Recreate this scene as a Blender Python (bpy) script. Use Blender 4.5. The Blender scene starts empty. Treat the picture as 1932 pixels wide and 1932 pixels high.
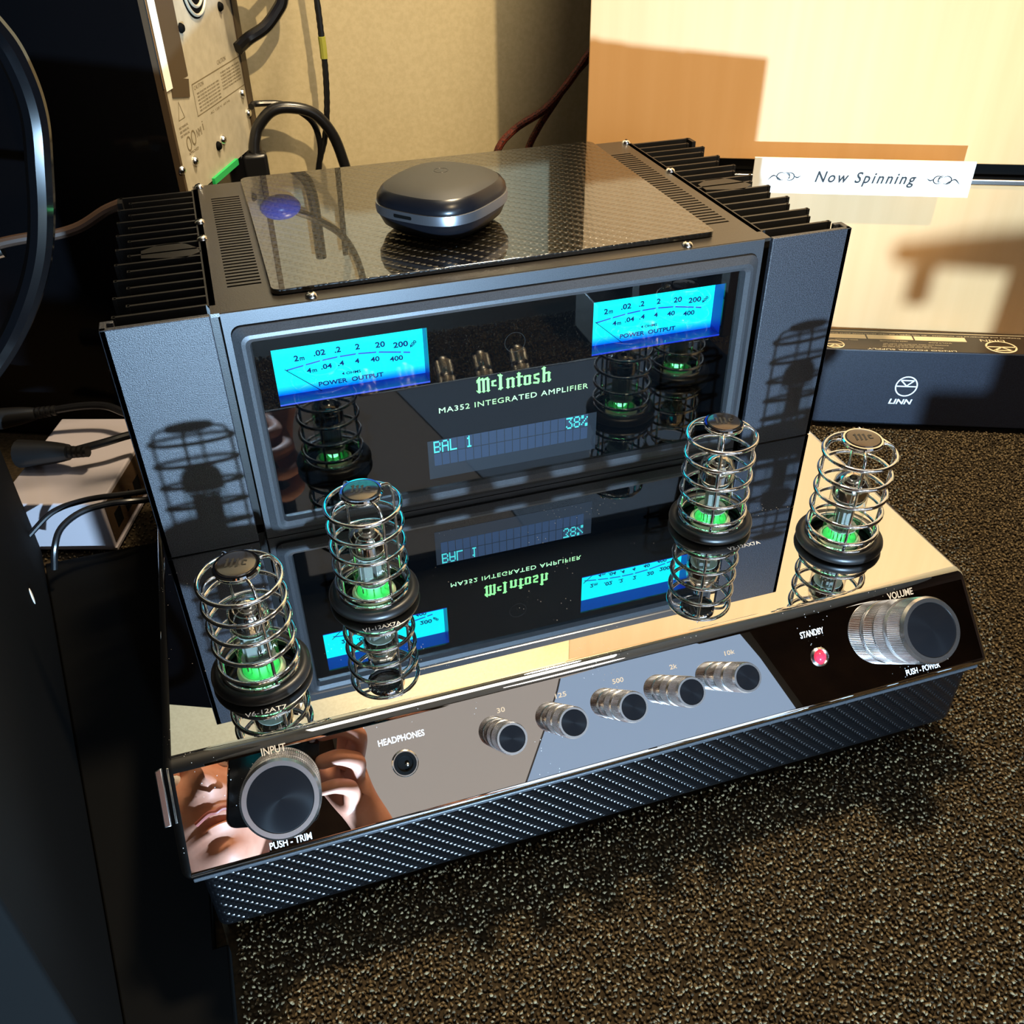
import bpy, bmesh, math, random
import numpy as np
from mathutils import Vector, Matrix, Euler
random.seed(7); rng = np.random.default_rng(7)
S = 0.01                     # all modelling numbers are centimetres
ZF = 10.8                    # height of the chassis top above the carpet
C = bpy.context.scene.collection
scene = bpy.context.scene
def W3(x, y, z): return Vector((x*S, y*S, (z+ZF)*S))

# ------------------------------------------------------------------ camera
cam_d = bpy.data.cameras.new('camera'); cam = bpy.data.objects.new('camera', cam_d); C.objects.link(cam)
cam.location = W3(7.516, -46.714, 35.299)
cam.rotation_euler = (0.928, 0.012, -0.308)
cam_d.sensor_width = 36; cam_d.lens = 36*1769.6/1932; cam_d.clip_start = 0.005
scene.camera = cam
# ------------------------------------------------------------------ world, exposure
w = bpy.data.worlds.new('world'); scene.world = w; w.use_nodes = True
w.node_tree.nodes['Background'].inputs[0].default_value = (0.9, 0.95, 1, 1)
w.node_tree.nodes['Background'].inputs[1].default_value = 0.02
scene.view_settings.view_transform = 'Standard'; scene.view_settings.look = 'None'
scene.view_settings.gamma = 1; scene.view_settings.use_curve_mapping = False
scene.view_settings.exposure = 0.0
# ------------------------------------------------------------------ lights
def look(o, p):
    d = p - o.location; o.rotation_euler = d.to_track_quat('-Z', 'Y').to_euler()
def area(name, loc, tgt, size, power, col, spread=180):
    l = bpy.data.lights.new(name, 'AREA'); l.shape = 'DISK'; l.size = size*S; l.energy = power; l.color = col
    l.spread = math.radians(spread)
    o = bpy.data.objects.new(name, l); C.objects.link(o); o.location = W3(*loc); look(o, W3(*tgt)); return o
area('shelf_lamp', (47, 21, 120), (46, 0, 0), 15, 25, (1.0, 0.80, 0.52))
area('added_fill_light', (90, -170, 256), (60, -60, 0), 70, 5, (1.0, 0.93, 0.84))  # added soft fill light, no real fixture behind it
area('floor_lamp_light', (16, -94, -4.5), (22, 0, 5), 2.4, 32, (0.46, 0.72, 1.0))
sp = bpy.data.lights.new('track_spot', 'SPOT'); sp.energy = 300; sp.color = (1.0, 0.77, 0.45)
sp.spot_size = math.radians(20.5); sp.spot_blend = 0.35; sp.shadow_soft_size = 0.03
spo = bpy.data.objects.new('track_spot', sp); C.objects.link(spo); spo.location = W3(63, -180, 207); look(spo, W3(42, 40, 37))

# ------------------------------------------------------------------ materials
def srgb(r, g, b):
    f = lambda c: (c/255/12.92) if c/255 <= 0.04045 else ((c/255+0.055)/1.055)**2.4
    return (f(r), f(g), f(b), 1)
def mat(name, col, rough=0.5, metal=0.0, spec=0.5, coat=0.0, coat_r=0.03, coat_ior=1.5, emis=None, es=0.0, trans=0.0, ior=1.45, aniso=0.0):
    m = bpy.data.materials.new(name); m.use_nodes = True
    b = m.node_tree.nodes['Principled BSDF']
    b.inputs['Base Color'].default_value = col; b.inputs['Roughness'].default_value = rough
    b.inputs['Metallic'].default_value = metal; b.inputs['Specular IOR Level'].default_value = spec
    b.inputs['Coat Weight'].default_value = coat; b.inputs['Coat IOR'].default_value = coat_ior; b.inputs['Coat Roughness'].default_value = coat_r
    b.inputs['Transmission Weight'].default_value = trans; b.inputs['IOR'].default_value = ior
    b.inputs['Anisotropic'].default_value = aniso
    if emis: m.cycles.emission_sampling = 'NONE'; b.inputs['Emission Color'].default_value = emis; b.inputs['Emission Strength'].default_value = es
    return m
def nt(m): return m.node_tree.nodes, m.node_tree.links, m.node_tree.nodes['Principled BSDF']
def add_noise(m, scale, c1, c2, bump=0.0, dist=0.001, detail=4, stretch=(1, 1, 1), target='Base Color', lo=0.35, hi=0.65, rr=None):
    n, l, b = nt(m)
    tc = n.new('ShaderNodeTexCoord'); mp = n.new('ShaderNodeMapping'); mp.inputs['Scale'].default_value = stretch
    ns = n.new('ShaderNodeTexNoise'); ns.inputs['Scale'].default_value = scale; ns.inputs['Detail'].default_value = detail
    cr = n.new('ShaderNodeValToRGB'); cr.color_ramp.elements[0].position = lo; cr.color_ramp.elements[1].position = hi
    cr.color_ramp.elements[0].color = c1; cr.color_ramp.elements[1].color = c2
    l.new(tc.outputs['Object'], mp.inputs[0]); l.new(mp.outputs[0], ns.inputs['Vector']); l.new(ns.outputs[0], cr.inputs[0])
    l.new(cr.outputs[0], b.inputs[target])
    if bump:
        bp = n.new('ShaderNodeBump'); bp.inputs['Strength'].default_value = bump; bp.inputs['Distance'].default_value = dist
        l.new(ns.outputs[0], bp.inputs['Height']); l.new(bp.outputs[0], b.inputs['Normal'])
    if rr:
        mr = n.new('ShaderNodeMapRange'); mr.inputs['To Min'].default_value = rr[0]; mr.inputs['To Max'].default_value = rr[1]
        l.new(ns.outputs[0], mr.inputs[0]); l.new(mr.outputs[0], b.inputs['Roughness'])
    return m
K = 0.9
chrome = mat('chrome', (0.92, 0.92, 0.93, 1), 0.04, 1.0)
mirror = mat('mirror_steel', (0.74, 0.745, 0.75, 1), 0.0, 1.0)
def dust(m, dens=420, thr=0.035, amount=0.5):
    # sparse specks and hairs of dust lying on the polished sheet
    n, l, b = nt(m)
    tc = n.new('ShaderNodeTexCoord'); v = n.new('ShaderNodeTexVoronoi'); v.inputs['Scale'].default_value = dens
    l.new(tc.outputs['Object'], v.inputs['Vector'])
    lt = n.new('ShaderNodeMath'); lt.operation = 'LESS_THAN'; lt.inputs[1].default_value = 0.10
    l.new(v.outputs['Distance'], lt.inputs[0])
    ns = n.new('ShaderNodeTexNoise'); ns.inputs['Scale'].default_value = 25; l.new(tc.outputs['Object'], ns.inputs['Vector'])
    gt = n.new('ShaderNodeMath'); gt.operation = 'GREATER_THAN'; gt.inputs[1].default_value = 0.58
    l.new(ns.outputs[0], gt.inputs[0])
    mu = n.new('ShaderNodeMath'); mu.operation = 'MULTIPLY'; l.new(lt.outputs[0], mu.inputs[0]); l.new(gt.outputs[0], mu.inputs[1])
    m2 = n.new('ShaderNodeMath'); m2.operation = 'MULTIPLY'; m2.inputs[1].default_value = amount; l.new(mu.outputs[0], m2.inputs[0])
    d = n.new('ShaderNodeBsdfDiffuse'); d.inputs[0].default_value = (0.6, 0.58, 0.54, 1)
    mx = n.new('ShaderNodeMixShader'); out = n['Material Output']
    l.new(m2.outputs[0], mx.inputs[0]); l.new(b.outputs[0], mx.inputs[1]); l.new(d.outputs[0], mx.inputs[2]); l.new(mx.outputs[0], out.inputs[0])
dust(mirror)
powder = mat('black_powder_coat', srgb(60, 62, 66), 0.42, 0.0, 0.6)
add_noise(powder, 1700, srgb(18, 19, 22), srgb(68, 70, 78), 0.5, 0.0004, 2, lo=0.34, hi=0.74)
blackmetal = mat('black_painted_metal', srgb(22, 21, 20), 0.4); add_noise(blackmetal, 1800, srgb(18, 17, 16), srgb(26, 25, 24), 0.25, 0.0002, 2)
topmetal = mat('black_top_cover', srgb(34, 31, 27), 0.30, spec=1.0); add_noise(topmetal, 1800, srgb(30, 27, 24), srgb(40, 36, 31), 0.3, 0.0002, 2)
finmetal = mat('black_anodised_fins', srgb(26, 26, 27), 0.4)
frame_m = mat('satin_grey_frame', srgb(64, 65, 68), 0.40, 0.35)
add_noise(frame_m, 2200, srgb(56, 57, 60), srgb(70, 71, 74), 0.15, 0.0002, 2)
dark = mat('matte_black', srgb(7, 7, 7), 0.8, spec=0.08)
glossblack = mat('gloss_black', srgb(9, 9, 11), 0.07, spec=0.6)
glass_front = mat('black_glass', srgb(6, 7, 9), 0.0, spec=0.55)
rubber = mat('black_rubber', srgb(22, 21, 21), 0.38)
cable_m = mat('black_cable', srgb(20, 20, 22), 0.28)
redcable = mat('dark_red_cable', srgb(70, 22, 14), 0.6); add_noise(redcable, 700, srgb(32, 12, 10), srgb(110, 40, 22), 0.3, 0.0005, 1)
green_ink = mat('green_lit_letters', srgb(70, 150, 80), 0.5, emis=srgb(160, 245, 140), es=0.95)
pale_ink = mat('pale_green_lit_letters', srgb(120, 170, 120), 0.5, emis=srgb(185, 235, 175), es=0.95)
white_ink = mat('white_print', srgb(235, 235, 235), 0.5)
grey_ink = mat('grey_print', srgb(190, 185, 180), 0.5)
dark_ink = mat('dark_print', srgb(16, 16, 16), 0.6)
panel_ink = mat('brown_print', srgb(112, 100, 76), 0.6)
blue_ink = mat('blue_meter_print', srgb(0, 46, 150), 0.6)
thin_ink = mat('teal_meter_print', srgb(0, 30, 84), 0.8, spec=0.1)
def dial_mat():
    m = mat('meter_dial', (0, 0, 0, 1), 0.6, spec=0.1); n, l, b = nt(m)
    tc = n.new('ShaderNodeTexCoord'); sx = n.new('ShaderNodeSeparateXYZ'); l.new(tc.outputs['Generated'], sx.inputs[0])
    cr = n.new('ShaderNodeValToRGB'); e = cr.color_ramp.elements
    e[0].position = 0.0; e[0].color = (0.0, 0.10, 0.85, 1); e[1].position = 0.20; e[1].color = (0.0, 1.0, 1.15, 1)
    x = e.new(0.08); x.color = (0.0, 0.42, 1.15, 1)
    l.new(sx.outputs['Z'], cr.inputs[0]); l.new(cr.outputs[0], b.inputs['Emission Color']); b.inputs['Emission Strength'].default_value = 1.5
    m.cycles.emission_sampling = 'NONE'; return m
dial_m = dial_mat()
well_m = mat('blue_meter_well', srgb(6, 40, 150), 0.35, emis=srgb(8, 40, 150), es=0.25)
lcd_bg = mat('display_background', srgb(24, 28, 34), 0.3)
lcd_cell = mat('display_cell', srgb(16, 22, 32), 0.5, spec=0.2, emis=srgb(66, 96, 138), es=0.42)
lcd_on = mat('display_lit_pixel', (0, 0, 0, 1), 0.5, emis=srgb(70, 235, 240), es=1.2)
tube_green = mat('green_led_glow', srgb(60, 160, 80), 0.5, emis=srgb(60, 230, 110), es=0.4)
def glass_mat(name='clear_glass'):
    m = bpy.data.materials.new(name); m.use_nodes = True; n = m.node_tree.nodes; l = m.node_tree.links
    for q in list(n): n.remove(q)
    o = n.new('ShaderNodeOutputMaterial'); t = n.new('ShaderNodeBsdfTransparent'); t.inputs[0].default_value = (0.94, 0.96, 0.95, 1)
    g = n.new('ShaderNodeBsdfGlossy'); g.inputs['Roughness'].default_value = 0.02
    lw = n.new('ShaderNodeLayerWeight'); lw.inputs[0].default_value = 0.5; p5 = n.new('ShaderNodeMath'); p5.operation = 'POWER'; p5.inputs[1].default_value = 4.5
    f = n.new('ShaderNodeMath'); f.operation = 'MULTIPLY_ADD'; f.inputs[1].default_value = 0.9; f.inputs[2].default_value = 0.045; mx = n.new('ShaderNodeMixShader')
    l.new(lw.outputs['Facing'], p5.inputs[0]); l.new(p5.outputs[0], f.inputs[0])
    l.new(f.outputs[0], mx.inputs[0]); l.new(t.outputs[0], mx.inputs[1]); l.new(g.outputs[0], mx.inputs[2]); l.new(mx.outputs[0], o.inputs[0])
    return m
clear_glass = glass_mat()
getter = mat('silver_getter_film', (0.85, 0.8, 0.76, 1), 0.08, 1.0)
mica = mat('mica_grey', srgb(120, 122, 116), 0.35, 0.3)
cream = mat('cream_ceramic', srgb(196, 190, 160), 0.5)
capdisc = mat('gloss_black_cap', (0.15, 0.14, 0.135, 1), 0.12, 0.9)
knob_side = mat('machined_aluminium', (0.70, 0.66, 0.63, 1), 0.26, 1.0)
knob_cap = mat('spun_black_cap', (0.006, 0.006, 0.007, 1), 0.34, 0.0, spec=0.05, aniso=0.8)
n_, l_, b_ = nt(knob_cap); tg = n_.new('ShaderNodeTangent'); tg.direction_type = 'RADIAL'; tg.axis = 'Z'; l_.new(tg.outputs[0], b_.inputs['Tangent'])
b_.inputs['Anisotropic Rotation'].default_value = 0.0
red_glass = mat('red_led', srgb(220, 40, 60), 0.15, emis=srgb(235, 50, 80), es=0.9)
def carbon(name, axes, base, rough, bump, coat=0.0, cell=0.2, spec=0.7):
    # 2/2 twill weave: cells of one tow, bulging floats two cells long
    m = mat(name, base, rough, 0.0, spec, coat=coat, coat_r=0.01, coat_ior=1.85); n, l, b = nt(m)
    tc = n.new('ShaderNodeTexCoord'); sx = n.new('ShaderNodeSeparateXYZ'); l.new(tc.outputs['Object'], sx.inputs[0])
    def M(op, a, c=None, clamp=False):
        q = n.new('ShaderNodeMath'); q.operation = op; q.use_clamp = clamp
        for i, v in enumerate((a, c)):
            if v is None: continue
            if isinstance(v, (int, float)): q.inputs[i].default_value = v
            else: l.new(v, q.inputs[i])
        return q.outputs[0]
    k = 1/(cell*S)
    u = M('MULTIPLY', sx.outputs[axes[0]], k); v = M('MULTIPLY', sx.outputs[axes[1]], k)
    i = M('FLOOR', u); j = M('FLOOR', v)
    su = M('FLOORED_MODULO', M('ADD', v, i), 4.0); sv = M('FLOORED_MODULO', M('ADD', u, j), 4.0)
    cellv = M('FLOORED_MODULO', M('ADD', i, j), 4.0)
    isw = M('LESS_THAN', cellv, 1.5)
    def hump(s):   # s in 0..1
        q = M('SUBTRACT', M('MULTIPLY', s, 2.0), 1.0); return M('SUBTRACT', 1.0, M('MULTIPLY', q, q))
    hw = M('MULTIPLY', hump(M('MULTIPLY', su, 0.5, )), 1.0)
    hv = hump(M('MULTIPLY', M('SUBTRACT', sv, 2.0), 0.5))
    fu = hump(M('FRACT', u)); fv = hump(M('FRACT', v))
    a = M('ADD', M('MULTIPLY', hw, 0.8), M('MULTIPLY', fu, 0.14)); c = M('ADD', M('MULTIPLY', hv, 0.15), M('MULTIPLY', fv, 0.03))
    h = M('ADD', M('MULTIPLY', a, isw), M('MULTIPLY', c, M('SUBTRACT', 1.0, isw)))
    bp = n.new('ShaderNodeBump'); bp.inputs['Strength'].default_value = 1.0; bp.inputs['Distance'].default_value = bump*S
    l.new(h, bp.inputs['Height']); l.new(bp.outputs[0], b.inputs['Normal'])
    return m
carbon_front = carbon('carbon_fibre_base', (0, 2), srgb(4, 4, 5), 0.28, 0.095, spec=0.6)
carbon_top = carbon('carbon_fibre_under_glass', (0, 1), srgb(8, 7, 5), 0.2, 0.085, coat=1.0, spec=0.5, cell=0.28)
wood = mat('honey_wood_veneer', srgb(206, 148, 84), 0.5)
add_noise(wood, 9, srgb(216, 166, 108), srgb(220, 171, 114), 0.0, 0.001, 6, stretch=(9, 9, 0.5))
wall_m = mat('cream_wall_paint', srgb(182, 168, 134), 0.75); add_noise(wall_m, 260, srgb(178, 164, 130), srgb(186, 172, 138), 0.12, 0.001, 3)
brownwall = mat('dark_brown_wall', srgb(74, 52, 40), 0.7); add_noise(brownwall, 4, srgb(60, 42, 32), srgb(84, 60, 46))
ceil_m = mat('ceiling_paint', srgb(205, 200, 192), 0.8); add_noise(ceil_m, 60, srgb(200, 195, 186), srgb(210, 205, 198))
carpet_base = mat('carpet_backing', srgb(36, 28, 18), 0.95, spec=0.1); add_noise(carpet_base, 300, srgb(40, 33, 23), srgb(58, 48, 34))
carpet_m = mat('carpet_pile', srgb(110, 90, 60), 0.9, spec=0.15)
n_, l_, b_ = nt(carpet_m); g_ = n_.new('ShaderNodeNewGeometry'); cr_ = n_.new('ShaderNodeValToRGB')
cr_.color_ramp.elements[0].color = srgb(46, 38, 27); cr_.color_ramp.elements[1].color = srgb(112, 96, 70)
l_.new(g_.outputs['Random Per Island'], cr_.inputs[0]); l_.new(cr_.outputs[0], b_.inputs['Base Color'])
silver = mat('brushed_rear_plate', srgb(184, 176, 156), 0.42, 0.2); add_noise(silver, 120, srgb(178, 170, 150), srgb(190, 182, 162), 0.0, detail=3)
steel = mat('bright_steel', (0.8, 0.79, 0.76, 1), 0.18, 1.0)
brownflange = mat('dark_brown_flange', srgb(70, 56, 40), 0.5)
white_sign = mat('white_sign_board', srgb(245, 243, 234), 0.35)
navybox = mat('speckled_black_enclosure', srgb(28, 30, 38), 0.4); add_noise(navybox, 1500, srgb(22, 24, 32), srgb(46, 50, 62), 0.1, 0.0002, 2, hi=0.8)
sticker = mat('label_face_warm_reflection', srgb(52, 42, 32), 0.22); sticker_ink = mat('pale_label_print', srgb(225, 205, 165), 0.4)  # label face: the wood's reflected orange is put into its brown
bluecap = mat('blue_plastic', srgb(16, 60, 190), 0.3)
greenpl = mat('green_plastic', srgb(30, 170, 90), 0.4)
whitebox_m = mat('white_plastic', srgb(168, 160, 164), 0.3); brown_gloss = mat('brown_gloss_side', srgb(66, 50, 36), 0.15)
yellowtag = mat('yellow_green_tag', srgb(150, 150, 60), 0.5)
case_top = mat('matte_charcoal_shell', srgb(44, 43, 40), 0.6); case_band = mat('satin_silver_band', (0.26, 0.27, 0.30, 1), 0.34, 0.9)
case_side = mat('satin_navy_shell', srgb(14, 15, 20), 0.3)
skin = mat('skin', srgb(206, 142, 116), 0.5, spec=0.4); add_noise(skin, 30, srgb(196, 130, 104), srgb(216, 154, 128), 0.05, 0.002, 4)
lipm = mat('lips', srgb(160, 88, 80), 0.4); hairm = mat('dark_hair', srgb(40, 28, 22), 0.6); shirt = mat('charcoal_shirt', srgb(34, 34, 40), 0.8)
eyew = mat('eye_white', srgb(225, 220, 215), 0.2); iris = mat('eye_dark', srgb(30, 24, 20), 0.1)
window_grey = mat('lit_window_blind', srgb(120, 115, 110), 0.8, emis=srgb(176, 166, 158), es=1.0)
window_blue = mat('lit_window_pane', srgb(120, 130, 150), 0.8, emis=srgb(158, 180, 208), es=1.0)

daylight = mat('bright_daylit_glass', srgb(200,210,225), 0.8, emis=(0.80,0.9,1.0,1), es=1.5); daylight.cycles.emission_sampling = 'AUTO'
panel_glow_m = mat('added_panel_glow', srgb(220,220,210), 0.8, emis=(1,0.95,0.86,1), es=2.0)
# ------------------------------------------------------------------ mesh helper
class MB:
    def __init__(s): s.v = []; s.f = []; s.m = Matrix.Identity(4)
    def add(s, vs, fs):
        k = len(s.v); s.v += [tuple(s.m @ Vector(v)) for v in vs]; s.f += [tuple(i+k for i in f) for f in fs]
    def box(s, x0, y0, z0, x1, y1, z1):
        s.add([(x0,y0,z0),(x1,y0,z0),(x1,y1,z0),(x0,y1,z0),(x0,y0,z1),(x1,y0,z1),(x1,y1,z1),(x0,y1,z1)],
              [(0,3,2,1),(4,5,6,7),(0,1,5,4),(1,2,6,5),(2,3,7,6),(3,0,4,7)]); return s
    def prism(s, poly, o, u, v, w, h):
        """polygon (a,b) pairs in plane o + a*u + b*v, extruded by h along w"""
        o, u, v, w = map(Vector, (o, u, v, w)); n = len(poly)
        vs = [o+u*a+v*b for a, b in poly] + [o+u*a+v*b+w*h for a, b in poly]
        fs = [tuple(range(n))[::-1], tuple(range(n, 2*n))] + [(i, (i+1) % n, (i+1) % n+n, i+n) for i in range(n)]
        if u.cross(v).dot(w)*h < 0: fs = [f[::-1] for f in fs]
        s.add(vs, fs); return s
    def lathe(s, prof, n=32, o=(0,0,0), cap=True):
        o = Vector(o); vs = []; fs = []
        for r, z in prof:
            for i in range(n):
                a = 2*math.pi*i/n; vs.append((o.x+r*math.cos(a), o.y+r*math.sin(a), o.z+z))
        m = len(prof)
        for j in range(m-1):
            for i in range(n): fs.append((j*n+i, j*n+(i+1) % n, (j+1)*n+(i+1) % n, (j+1)*n+i))
        if cap: fs.append(tuple(range(n))[::-1]); fs.append(tuple(range((m-1)*n, m*n)))
        s.add(vs, fs); return s
    def torus(s, R, r, z=0, n=48, k=12, cx=0, cy=0):
        vs = []; fs = []
        for i in range(n):
            a = 2*math.pi*i/n
            for j in range(k):
                b = 2*math.pi*j/k; q = R+r*math.cos(b); vs.append((cx+q*math.cos(a), cy+q*math.sin(a), z+r*math.sin(b)))
        for i in range(n):
            for j in range(k): fs.append((i*k+j, ((i+1) % n)*k+j, ((i+1) % n)*k+(j+1) % k, i*k+(j+1) % k))
        s.add(vs, fs); return s
    def tube(s, pts, r, n=10, smooth=4, rib=0.0):
        P = [Vector(p) for p in pts]
        if smooth > 1 and len(P) > 2:
            Q = [P[0]-(P[1]-P[0])]+P+[P[-1]+(P[-1]-P[-2])]; out = []
            for i in range(1, len(Q)-2):
                for t in range(smooth):
                    t /= smooth; a, b, c, d = Q[i-1], Q[i], Q[i+1], Q[i+2]
                    out.append(0.5*((2*b)+(c-a)*t+(2*a-5*b+4*c-d)*t*t+(3*b-a-3*c+d)*t**3))
            P = out+[P[-1]]
        vs = []; fs = []; N = len(P); up = None
        for i, p in enumerate(P):
            d = (P[min(i+1, N-1)]-P[max(i-1, 0)]).normalized()
            if up is None: up = d.orthogonal().normalized()
            up = (up-d*up.dot(d)).normalized(); sd = d.cross(up)
            rr = (r(i/(N-1)) if callable(r) else r)*(1+(rib if i % 2 else 0))
            for j in range(n):
                a = 2*math.pi*j/n; vs.append(p+up*rr*math.cos(a)+sd*rr*math.sin(a))
        for i in range(N-1):
            for j in range(n): fs.append((i*n+j, i*n+(j+1) % n, (i+1)*n+(j+1) % n, (i+1)*n+j))
        fs.append(tuple(range(n))[::-1]); fs.append(tuple(range((N-1)*n, N*n)))
        s.add(vs, fs); return s
    def ball(s, c, rx, ry=None, rz=None, n=16, k=10):
        ry = ry or rx; rz = rz or rx; vs = [(c[0], c[1], c[2]+rz)]; fs = []
        for j in range(1, k):
            t = math.pi*j/k
            for i in range(n):
                a = 2*math.pi*i/n; vs.append((c[0]+rx*math.sin(t)*math.cos(a), c[1]+ry*math.sin(t)*math.sin(a), c[2]+rz*math.cos(t)))
        vs.append((c[0], c[1], c[2]-rz)); L = len(vs)-1
        for i in range(n): fs.append((0, 1+i, 1+(i+1) % n)); fs.append((L, 1+(k-2)*n+(i+1) % n, 1+(k-2)*n+i))
        for j in range(k-2):
            for i in range(n): a = 1+j*n; fs.append((a+i, a+n+i, a+n+(i+1) % n, a+(i+1) % n))
        s.add(vs, fs); return s
    def text(s, body, o, u, v, w=None, h=None, depth=0.02, align=0.5, shear=0.0, bold=0.0, spacing=1.0):
        vs, fs = glyphs(body, bold, spacing); xs = [p[0] for p in vs]; ys = [p[1] for p in vs]
        x0, x1, y0, y1 = min(xs), max(xs), min(0, min(ys)), max(ys)
        kx = w/(x1-x0) if w else None; ky = h/max(ys) if h else kx
        if kx is None: kx = ky
        o, u, v = map(Vector, (o, u, v)); nn = u.cross(v).normalized()
        s.add([o+u*((x-x0)*kx-align*(x1-x0)*kx+shear*y*ky)+v*(y*ky)+nn*(z*depth) for x, y, z in vs], fs); return s
    def build(s, name, m, parent=None, loc=None, rot=None, smooth=35, bevel=0, bseg=3, inv=None):
        me = bpy.data.meshes.new(name)
        if parent is None and loc is None:     # a free-standing mesh: put its origin at its base centre
            a = np.array(s.v); loc = (float((a[:,0].min()+a[:,0].max())/2), float((a[:,1].min()+a[:,1].max())/2), float(a[:,2].min()))
            vs = [((x-loc[0])*S, (y-loc[1])*S, (z-loc[2])*S) for x, y, z in s.v]
        else: vs = [(x*S, y*S, z*S) for x, y, z in s.v]
        me.from_pydata(vs, [], s.f); me.validate(); me.update()
        bm = bmesh.new(); bm.from_mesh(me); bmesh.ops.recalc_face_normals(bm, faces=bm.faces); bm.to_mesh(me); bm.free()
        if m: me.materials.append(m)
        if smooth:
            me.shade_smooth(); me.set_sharp_from_angle(angle=math.radians(smooth))
        o = bpy.data.objects.new(name, me); C.objects.link(o)
        if parent is not None:
            o.parent = parent
            base = parent.get('_b')
            if base is not None:
                l = loc or (0, 0, 0); o.location = ((l[0]-base[0])*S, (l[1]-base[1])*S, (l[2]-base[2])*S)
            elif loc: o.location = (loc[0]*S, loc[1]*S, loc[2]*S)
        else: o.location = W3(*loc)
        if rot is not None: o.rotation_euler = rot
        if bevel:
            b = o.modifiers.new('bevel', 'BEVEL'); b.width = bevel*S; b.segments = bseg; b.limit_method = 'ANGLE'; b.angle_limit = math.radians(30)
            b.harden_normals = False
        return o
_g = {}
def glyphs(body, bold=0.0, spacing=1.0):
    k = (body, bold, spacing)
    if k in _g: return _g[k]
    cu = bpy.data.curves.new('t', 'FONT'); cu.body = body; cu.size = 1; cu.extrude = 0.5; cu.offset = bold; cu.resolution_u = 3
    cu.space_character = spacing
    o = bpy.data.objects.new('t', cu); C.objects.link(o); dg = bpy.context.evaluated_depsgraph_get()
    me = bpy.data.meshes.new_from_object(o.evaluated_get(dg))
    vs = [(v.co.x, v.co.y, v.co.z+0.5) for v in me.vertices]; fs = [tuple(p.vertices) for p in me.polygons]
    bpy.data.objects.remove(o); bpy.data.curves.remove(cu); bpy.data.meshes.remove(me)
    _g[k] = (vs, fs); return _g[k]
def thing(name, label, cat, base, group=None):
    o = bpy.data.objects.new(name, None); C.objects.link(o); o.location = W3(*base); o['_b'] = list(base)
    o.empty_display_size = 0.02; o['label'] = label; o['category'] = cat
    if group: o['group'] = group
    return o
def tag(o, label, cat, group=None):
    o['label'] = label; o['category'] = cat
    if group: o['group'] = group
    return o
def struct(o): o['kind'] = 'structure'; return o
X = Vector((1,0,0)); Y = Vector((0,1,0)); Z = Vector((0,0,1))

# ================================================================== ROOM
Wd, Wf, Wl, Wr, HC = 48, -300, -170, 330, 262
struct(MB().box(Wl, Wf, -ZF-3, Wr, Wd, -ZF-0.35).build('floor', carpet_base))
struct(MB().box(Wl, Wd, -ZF, Wr, Wd+8, HC).build('wall_back', wall_m))
struct(MB().box(Wl, Wf-8, -ZF, Wr, Wf, HC).build('wall_front', brownwall))
struct(MB().box(Wl-8, Wf, -ZF, Wl, Wd, HC).build('wall_left', brownwall))
struct(MB().box(Wr, Wf, -ZF, Wr+8, Wd, HC).build('wall_right', brownwall))
struct(MB().box(Wl, Wf, HC, Wr, Wd, HC+8).build('ceiling', ceil_m))
win = struct(MB().prism([(12,150),(10,252),(207,252),(207,150)], (0,Wf,0), X, Z, Y, 3).build('window_1', mat('window_frame', srgb(120,112,104), 0.6)))
wo = win.location
def winpart(poly, name, m):
    mb = MB(); mb.prism(poly, (0,Wf+3,0), X, Z, Y, 0.6)
    o = mb.build(name, m, win); o.location = -wo+Vector((0,0,ZF*S)); return o
winpart([(15,155),(15,248),(121,248),(108,225),(98,210),(60,155)], 'blind', window_grey)
winpart([(61,155),(99,210),(109,225),(122,248),(200,248),(203,215),(203,155)], 'pane', window_blue)

gd = struct(MB().box(-60,Wf,-ZF+2,235,Wf+2.5,128).build('window_2', bpy.data.materials['window_frame']))
for k in range(3):
    mb = MB(); mb.box(-55+k*97, Wf+2.5, -ZF+6, 36+k*97, Wf+3, 123); o = mb.build('glass_pane', daylight, gd); o.location = -gd.location+Vector((0,0,ZF*S))
cf = thing('added_glow_panel', 'added glowing panel above the amplifier for the chrome to mirror', 'light', (35,-20,HC-4))  # added glowing panel, gives the polished edges something bright to reflect
MB().box(-40,-70,HC-4,110,10,HC-0.5).build('housing', ceil_m, cf); MB().box(-38,-68,HC-4.2,108,8,HC-4).build('glow_sheet', panel_glow_m, cf)
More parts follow.
